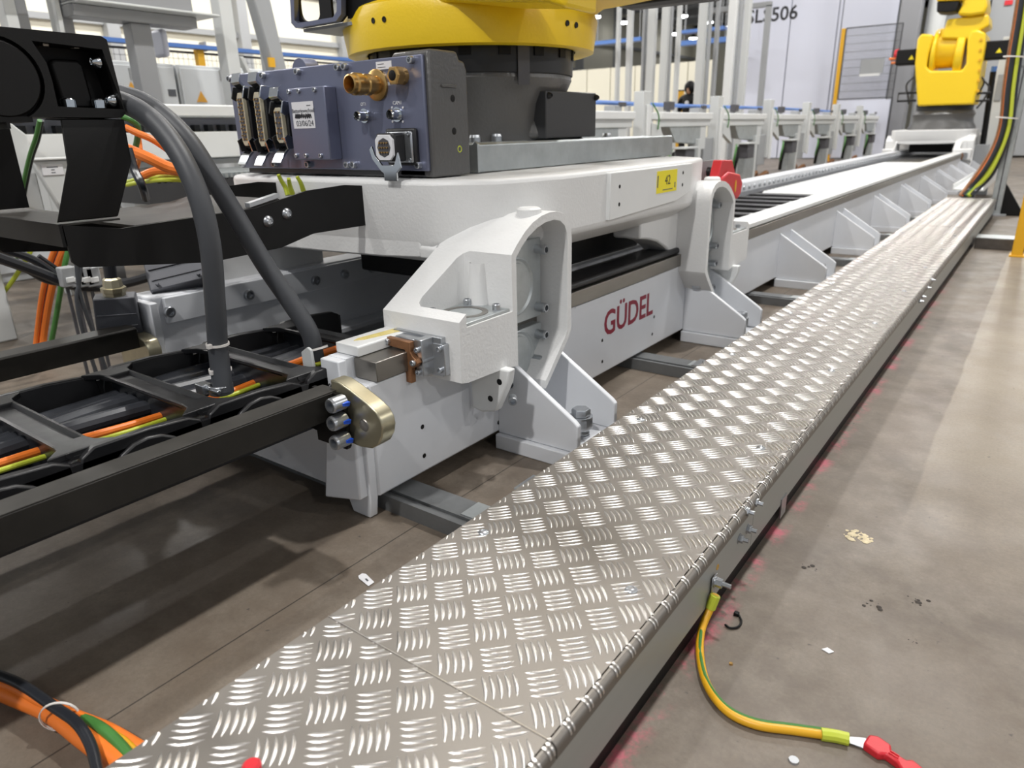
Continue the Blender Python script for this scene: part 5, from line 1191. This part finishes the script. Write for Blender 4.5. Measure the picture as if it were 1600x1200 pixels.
# ================================================================== CONVEYOR STATIONS
SX = -3.5
def station(y):
    t = thing('transfer_station', (SX, y, 0), '', 'conveyor station', 'transfer stations beside the track')
    obj('tower', MB().box(SX - .10, SX + .01, y - .09, y + .08, .42, 1.235), M['lgrey'], t, bevel=.006)
    obj('tower_cover', MB().box(SX + .01, SX + .03, y - .02, y + .08, .40, 1.1), M['white'], t, bevel=.004)
    obj('tray', MB().box(SX - .55, SX + .05, y + .28, y + 1.75, .96, 1.035), M['white'], t, bevel=.008)
    obj('tray_apron', MB().box(SX - .02, SX + .03, y + .3, y + 1.72, .885, .96), M['lgrey'], t, bevel=.004)
    obj('support_plate', MB().box(SX - .06, SX + .02, y + 1.45, y + 1.62, .62, .885), M['lgrey'], t, bevel=.004)
    obj('rough_bracket', MB().hull8([(SX - .1, y + .75, .72), (SX + .02, y + .75, .72), (SX + .02, y + 1.45, .68), (SX - .1, y + 1.45, .68)], [(SX - .1, y + .55, .885), (SX + .02, y + .55, .885), (SX + .02, y + 1.45, .885), (SX - .1, y + 1.45, .885)]), M['galv'], t, bevel=.006)
    obj('lower_box', MB().box(SX - .18, SX - .02, y - .40, y - .03, .32, .75), M['grey'], t, bevel=.008)
    obj('leg', MB().box(SX - .05, SX + .05, y + .95, y + 1.30, 0, .66), M['galv'], t, bevel=.004)
    obj('leg', MB().box(SX - .06, SX + .06, y + 1.32, y + 1.40, 0, .74), M['lgrey'], t, bevel=.004)
    obj('drive_motor', MB().box(SX + .02, SX + .16, y + .72, y + .98, .46, .64), M['dgrey'], t, bevel=.01)
    obj('motor_cap', MB().box(SX + .0, SX + .18, y + .62, y + 1.02, .645, .665), M['lgrey'], t, bevel=.004)
    obj('sensor_block', MB().box(SX - .1, SX - .02, y + .62, y + .76, 1.06, 1.15), M['dgrey'], t, bevel=.01)
    obj('sensor_foot', MB().box(SX - .08, SX - .04, y + .67, y + .70, 1.03, 1.07), M['grey'], t)
    obj('clamp_block', MB().box(SX - .12, SX + .0, y + 1.40, y + 1.55, 1.035, 1.09), M['grey'], t, bevel=.006)
    obj('clamp_arm', MB().box(SX - .02, SX + .01, y + 1.50, y + 1.62, 1.08, 1.12), M['dgrey'], t, bevel=.004)
    obj('bracket_arm', MB().hull8([(SX - .02, y + .06, .80), (SX + .03, y + .06, .80), (SX + .03, y + .45, .66), (SX - .02, y + .45, .66)], [(SX - .02, y + .06, .93), (SX + .03, y + .06, .93), (SX + .03, y + .3, .90), (SX - .02, y + .3, .90)]), M['lgrey'], t, bevel=.004)
    obj('cable_loop', MB().tube([(SX + .06, y + .55, .64), (SX + .1, y + .42, .58), (SX + .1, y + .38, .48), (SX + .07, y + .45, .38), (SX + .05, y + .55, .30)], .013, 7), M['green'], t)
    obj('cable_loop', MB().tube([(SX + .07, y + .60, .60), (SX + .1, y + .50, .50), (SX + .08, y + .48, .36), (SX + .06, y + .52, .22)], .026, 7), M['black'], t)
    obj('cable_loop', MB().tube([(SX + .02, y + .1, 1.12), (SX + .05, y + .2, 1.0), (SX + .04, y + .22, .86)], .008, 6), M['green'], t)
    obj('hose_nest', MB().tube([(SX - .1, y - .5, .12), (SX - .05, y - .3, .22), (SX - .1, y - .1, .12), (SX - .02, y + .1, .2), (SX - .06, y + .3, .1)], .03, 7), M['bronze'], t)
    return t
SL_ = ['pale transfer station partly hidden behind the robot base', 'pale transfer station nearest the galvanised channel', 'second pale transfer station right of the galvanised channel', 'third pale transfer station, left of the lettered machine edge', 'fourth pale transfer station, in front of the lettered machine', 'fifth pale transfer station, left of the yellow fence post', 'farthest pale transfer station below the mesh fence']
s0_ = station(7.16 - 2.1); s0_['label'] = SL_[0]
for k in range(1, 7): dup(s0_, (0, 2.08 * k, 0), SL_[k])
hp = tag(obj('compressed_air_hose', MB().tube([(SX - .35, 5.0, 1.14), (SX - .35, 9, 1.13), (SX - .35, 13, 1.14), (SX - .35, 16.6, 1.12)], .022, 8), M['bluetray']), 'straight blue air hose running above the transfer stations', 'hose')

# ================================================================== BACKGROUND, FAR END
gt = thing('profile_gantry', (-6.5, 14, 0), 'tall silver profile posts standing behind the transfer stations', 'gantry')
for px0, px1, Y, m_ in [(a_, b_ - 4, c_, d_) for a_, b_, c_, d_ in ((961, 969, 15, 'lgrey'), (977, 988, 15, 'lgrey'), (1001, 1009, 14, 'grey'), (1009, 1024, 14, 'lgrey'), (1030, 1044, 13.5, 'lgrey'), (1044, 1048, 13.6, 'grey'), (1053, 1062, 15, 'lgrey'), (1086, 1101, 13, 'lgrey'), (1101, 1108, 13.1, 'grey'), (1112, 1121, 15, 'grey'), (1131, 1147, 12.5, 'white'), (1147, 1155, 12.6, 'grey'), (1155, 1168, 13.4, 'lgrey'))]:
    a, b = on_y(px0, 110, Y), on_y(px1, 110, Y)
    obj('post', MB().box(a.x, b.x, Y, Y + .12, 0, 3.6), M[m_], gt, bevel=.006)
a, b = on_y(1188, 100, 15.2), on_y(1196, 100, 15.2)
obj('post', MB().box(a.x, b.x, 15.2, 15.3, 0, on_y(1195, 8, 15.2).z), M['grey'], gt, bevel=.006)
z_ = on_y(1195, 8, 15.2).z
obj('top_rail', MB().box(a.x - 1.2, b.x, 15.2, 15.3, z_ - .03, z_ + .06), M['grey'], gt, bevel=.006)
obj('top_rail', MB().box(-9.5, -4.9, 13.9, 14.0, 3.5, 3.6), M['lgrey'], gt)
pt = thing('cream_partition', (-14, 26, 0), 'cream partition wall panels far behind the profile posts', 'partition')
for k in range(8):
    obj('panel', MB().box(-18.5 + k * 1.05, -17.48 + k * 1.05, 26, 26.1, 0, 3.1), M['cream'], pt, bevel=.01)
bt2 = thing('cable_tray', (-10, 20, 3), 'blue cable trays hung high behind the profile posts', 'cable tray')
for (pa_, pb_, w_) in (((925, 68), (1000, 76), .10), ((1060, 68), (1135, 60), .12), ((1062, 50), (1130, 44), .08)):
    a, b = on_y(*pa_, 20), on_y(*pb_, 20)
    obj('tray_channel', MB().box(a.x, b.x, 20, 20.3, a.z - w_ / 2, a.z + w_ / 2), M['bluetray'], bt2, smooth=0)
    for x in (a.x + .1, b.x - .1): obj('hanger_rod', MB().cyl((x, 20.15, a.z), (x, 20.15, 7.5), .012, n=6), M['grey'], bt2)
yc = thing('yellow_column_guard', (-7.2, 16.5, 0), 'yellow guard post behind the profile posts beside the person in black', 'guard post')
a, b = on_y(1059, 150, 17), on_y(1066, 150, 17)
obj('post', MB().box(a.x, b.x, 17, 17.12, 0, on_y(1062, 142, 17).z), M['postyellow'], yc, bevel=.01)
obj('cap', MB().box(a.x - .01, b.x + .01, 16.99, 17.13, on_y(1062, 142, 17).z, on_y(1062, 142, 17).z + .02), M['black'], yc)

# person in the distance
hx = on_y(1077, 150, 15.8)
pe = thing('person', (hx.x, 15.8, 0), 'person in black hooded clothing standing among the far profile posts', 'person')
def skin(name, verts, edges, radii, m_, parent, sub=2):
    me = bpy.data.meshes.new(name); me.from_pydata([tuple(v) for v in verts], edges, [])
    o = bpy.data.objects.new(name, me); C.objects.link(o)
    o.modifiers.new('skin', 'SKIN'); me.materials.append(m_)
    lay = me.skin_vertices[0].data if me.skin_vertices else None
    if lay is None:
        bm = bmesh.new(); bm.from_mesh(me); bm.verts.layers.skin.verify(); bm.to_mesh(me); bm.free(); lay = me.skin_vertices[0].data
    for k, r in enumerate(radii): lay[k].radius = (r, r)
    lay[0].use_root = True
    s = o.modifiers.new('sub', 'SUBSURF'); s.levels = s.render_levels = sub
    attach(o, parent); return o
bx_, by_ = hx.x, 15.8
V = [(0, 0, .98), (0, 0, 1.15), (0, 0, 1.35), (0, .01, 1.5), (0, .0, 1.58), (-.19, 0, 1.47), (-.24, .03, 1.2), (-.2, -.12, 1.0), (.19, 0, 1.47), (.24, .03, 1.2), (.2, -.12, 1.0), (-.1, 0, .92), (-.12, .0, .5), (-.12, .03, .08), (-.12, -.12, .04), (.1, 0, .92), (.12, -.02, .5), (.12, .03, .08), (.12, -.12, .04)]
Ed = [(0, 1), (1, 2), (2, 3), (3, 4), (3, 5), (5, 6), (6, 7), (3, 8), (8, 9), (9, 10), (0, 11), (11, 12), (12, 13), (13, 14), (0, 15), (15, 16), (16, 17), (17, 18)]
Rd = [.15, .14, .16, .11, .06, .075, .06, .045, .075, .06, .045, .1, .075, .05, .04, .1, .075, .05, .04]
skin('body', [(bx_ + a, by_ + b, c) for a, b, c in V], Ed, Rd, M['black'], pe)
obj('head', MB().ball((bx_, by_ - .01, 1.68), .1, 14, 10, (.85, 1, 1.2)), mat('skin_tone', '#c79a7d', .5), pe)
obj('hood', MB().ball((bx_, by_ + .012, 1.70), .125, 14, 10, (1.0, 1, 1.15)), M['black'], pe)
obj('logo_patch', MB().ball((bx_ + .02, by_ - .165, 1.38), .05, 10, 6, (1, .15, 1)), M['paper'], pe)

# lettered white machine
MY = 21.0
def mx_(px, py=60): return on_y(px, py, MY).x
sm = thing('white_machine', (-4.6, MY + 1.5, 0), 'tall white panelled machine lettered SLS506 behind the transfer stations', 'machine')
edges = [mx_(1150), mx_(1232), mx_(1306), mx_(1312), mx_(1398)]
for k in range(4):
    obj('panel', MB().box(edges[k] + .012, edges[k + 1] - .012, MY, MY + .06, .02, 6.2), M['lilac'], sm, bevel=.008)
obj('machine_body', MB().box(edges[0], edges[-1], MY + .06, MY + 3, 0, 6.2), M['grey'], sm, smooth=0)
a = on_y(1206, 24, MY)
text('lettering', 'SLS506', .465, (a.x, MY - .001, a.z), (1, 0, 0), (0, 0, 1), M['ink'], sm, bold=.009)
gc = thing('grey_column', (-2.9, 20.2, 0), 'dark grey square column beside the mesh panel behind the far robot', 'column')
a, b = on_y(1400, 60, 20.2), on_y(1432, 60, 20.2)
obj('column_shaft', MB().box(a.x, b.x, 20.2, 20.6, 0, 6.4), mat('column_grey', '#8b8c90', .5), gc, bevel=.02)
obj('base_plate', MB().box(a.x - .06, b.x + .06, 20.14, 20.66, 0, .02), M['grey'], gc)
dp = thing('white_duct', (-2.2, 20.7, 0), 'round white duct rising behind the far robot', 'duct')
a, b = on_y(1436, 100, 20.7), on_y(1466, 100, 20.7)
obj('duct_pipe', MB().cyl(((a.x + b.x) / 2, 20.7, 0), ((a.x + b.x) / 2, 20.7, 6.4), (b.x - a.x) / 2, n=28), M['lgrey'], dp)
obj('duct_ring', MB().lathe(((a.x + b.x) / 2, 20.7, 1.6), (0, 0, 1), [(0, (b.x - a.x) / 2), (0, (b.x - a.x) / 2 + .02), (.06, (b.x - a.x) / 2 + .02), (.06, (b.x - a.x) / 2)], 28), M['grey'], dp)
pw = thing('panel_partition', (0, 22, 0), 'grey panel partition behind the yellow far robot', 'partition')
x_ = on_y(1462, 60, 22).x
for k in range(5):
    obj('panel', MB().box(x_ + k * 1.05 + .01, x_ + k * 1.05 + 1.03, 22, 22.06, .05, 6.4), M['grey'], pw, bevel=.01)
a = on_y(1576, 4, 21.98); obj('red_sign', MB().box(a.x - .08, a.x + .08, 21.97, 22.0, a.z - .05, a.z + .05), M['red'], pw)
# upright frame with handle slots right of the far robot
fp = thing('pale_frame', (-.6, 15.5, 0), 'pale upright frame with a slotted handle right of the far robot', 'frame')
a, b = on_y(1556, 120, 15.5), on_y(1578, 120, 15.5)
obj('frame_post', MB().box(a.x, b.x + .2, 15.5, 15.62, 0, 2.2), M['lgrey'], fp, bevel=.01)
obj('handle_slot', MB().box(a.x + .03, a.x + .13, 15.48, 15.5, on_y(1560, 158, 15.5).z, on_y(1566, 116, 15.5).z), M['grey'], fp, bevel=.01)
bp = thing('black_cylinder_rod', (-.9, 14.9, 0), 'slim black vertical cylinder with blue cap right of the far robot', 'cylinder')
a, b = on_y(1541, 198, 14.9), on_y(1552, 112, 14.9)
obj('rod', MB().cyl((a.x, 14.9, a.z - .3), (b.x, 14.9, b.z), .045, n=12), M['black'], bp)
obj('blue_cap', MB().cyl((b.x, 14.9, b.z), (b.x + .005, 14.9, b.z + .08), .04, n=12), M['bluetray'], bp)
obj('foot', MB().box(a.x - .1, a.x + .1, 14.8, 15.0, 0, a.z - .28), M['grey'], bp, bevel=.01)
# mesh panel
FY_ = 19.5
a, b = on_y(1316, 100, FY_), on_y(1402, 100, FY_)
zt, zb = on_y(1368, 40, FY_).z, on_y(1345, 154, FY_).z
mf = mesh_fence('mesh_guard', (a.x, FY_, 0), (b.x, FY_, 0), zb, zt, 44, 9, 'mesh guard panel with yellow post and grey sign in front of the lettered machine', [((a.x - .06, FY_), zt)], .0035)
s_ = on_y(1346, 93, FY_ - .02); e_ = on_y(1379, 114, FY_ - .02)
obj('grey_sign', MB().box(s_.x, e_.x, FY_ - .03, FY_ - .02, e_.z, s_.z), M['grey'], mf, smooth=0)
obj('sign_strip', MB().box(s_.x, e_.x - .05, FY_ - .032, FY_ - .02, e_.z - .05, e_.z), M['white'], mf, smooth=0)
obj('frame_leg', MB().box(b.x - .015, b.x + .02, FY_ - .015, FY_ + .015, 0, zb), M['wire'], mf)
obj('lower_panel', MB().box(a.x, b.x - .02, FY_ - .01, FY_ + .01, .1, zb - .04), M['lilac'], mf, bevel=.01)

# ================================================================== RIGHT EDGE
pf = thing('profile_post', (-.3, 8.4, 0), 'aluminium profile post carrying the cable bundle at the end of the walkway', 'post')
a, b = on_y(1562, 250, 8.42), on_y(1580, 250, 8.42)
obj('post', MB().box(a.x, b.x, 8.42, 8.52, 0, 3.2), M['galv'], pf, bevel=.006)
obj('post_groove', MB().box(a.x + .04, b.x - .04, 8.417, 8.421, .05, 3.2), M['dgrey'], pf, smooth=0)
obj('foot_bracket', MB().prism([(b.x, .0), (b.x + .2, 0), (b.x, .3)], 'y', 8.45, 8.49), M['black'], pf, bevel=.004)
obj('base_plate', MB().box(a.x - .04, b.x + .05, 8.38, 8.56, 0, .015), M['grey'], pf)
fcx = thing('floor_duct', (0, 6.5, 0), 'low grey steel duct crossing the floor behind the yellow post', 'duct')
p = on_z(1505, 387, 0); q = on_z(1590, 378, 0)
obj('duct_body', MB().box(-.34, .9, p.y, p.y + .18, 0, .075), M['darksteel'], fcx, bevel=.004)
obj('duct_lid', MB().box(-.34, .9, p.y - .004, p.y + .184, .075, .082), M['galv'], fcx, bevel=.002)
yf = thing('yellow_fence_post', (-.05, 5.85, 0), 'bright yellow fence post on its base plate at the right picture edge', 'fence post')
a = on_z(1576, 401, 0)
obj('post', MB().box(a.x + .01, a.x + .075, a.y, a.y + .06, 0.01, 1.8), M['postyellow'], yf, bevel=.004)
obj('base_plate', MB().box(a.x, a.x + .16, a.y - .01, a.y + .12, 0, .012), M['postyellow'], yf, bevel=.002)
obj('clamp', MB().box(a.x + .005, a.x + .08, a.y - .005, a.y + .065, .42, .46), M['zinc'], yf)
ctp = thing('white_cable_trough', (-.6, 9, .1), 'short white trough under the cable bundle behind the walkway end', 'cable trough')
obj('trough', MB().prism([(-.78, .2), (-.5, .2), (-.5, .32), (-.51, .32), (-.51, .215), (-.77, .215), (-.77, .26), (-.78, .26)], 'y', 8.75, 11.0), M['white'], ctp, smooth=0)
for y in (8.9, 10.8): obj('leg', MB().box(-.7, -.58, y, y + .05, 0, .2), M['grey'], ctp)
CB = [('bronze', .018, -9, 'brownish orange cable on the left of the bundle at the walkway end'), ('orange', .012, -6, 'thin orange cable in the bundle at the walkway end'), ('cable', .022, -3, 'black cable in the middle of the bundle at the walkway end'),
      ('green', .018, 0, 'dark green cable of the bundle at the walkway end'), ('ygreen', .018, 2.5, 'yellow green cable of the bundle at the walkway end'), ('ygreen', .016, 5, 'second yellow green cable of the bundle at the walkway end'), ('cable', .024, 8, 'thick black cable on the right of the bundle at the walkway end')]
for k, (m_, r, off, lab) in enumerate(CB):
    Y = 8.32 - .02 * (k % 3)
    pts = [on_y(1500 + k * 3, 306, 8.25), on_y(1520 + off * .8, 290 + k, 8.3), on_y(1542 + off, 262 + k * 1.5, Y), on_y(1562 + off, 228, Y), on_y(1573 + off, 190, Y), on_y(1578 + off, 140, Y), on_y(1585 + off, 90, Y), on_y(1595 + off, 30, Y), on_y(1604 + off, -30, Y)]
    tag(obj('bundle_cable', MB().tube(pts, r, 8), M[m_]), lab, 'cable', 'cable bundle at the walkway end')
for py, px in ((185, 1573), (90, 1585)):
    p = on_y(px, py, 8.31)
    tag(obj('cable_tie', MB().lathe((p.x, p.y, p.z), (.1, 0, 1), [(0, .085), (0, .09), (.012, .09), (.012, .085)], 18), M['tape']), 'white cable tie around the %s part of the bundle at the walkway end' % ('lower' if py > 100 else 'upper'), 'cable tie')
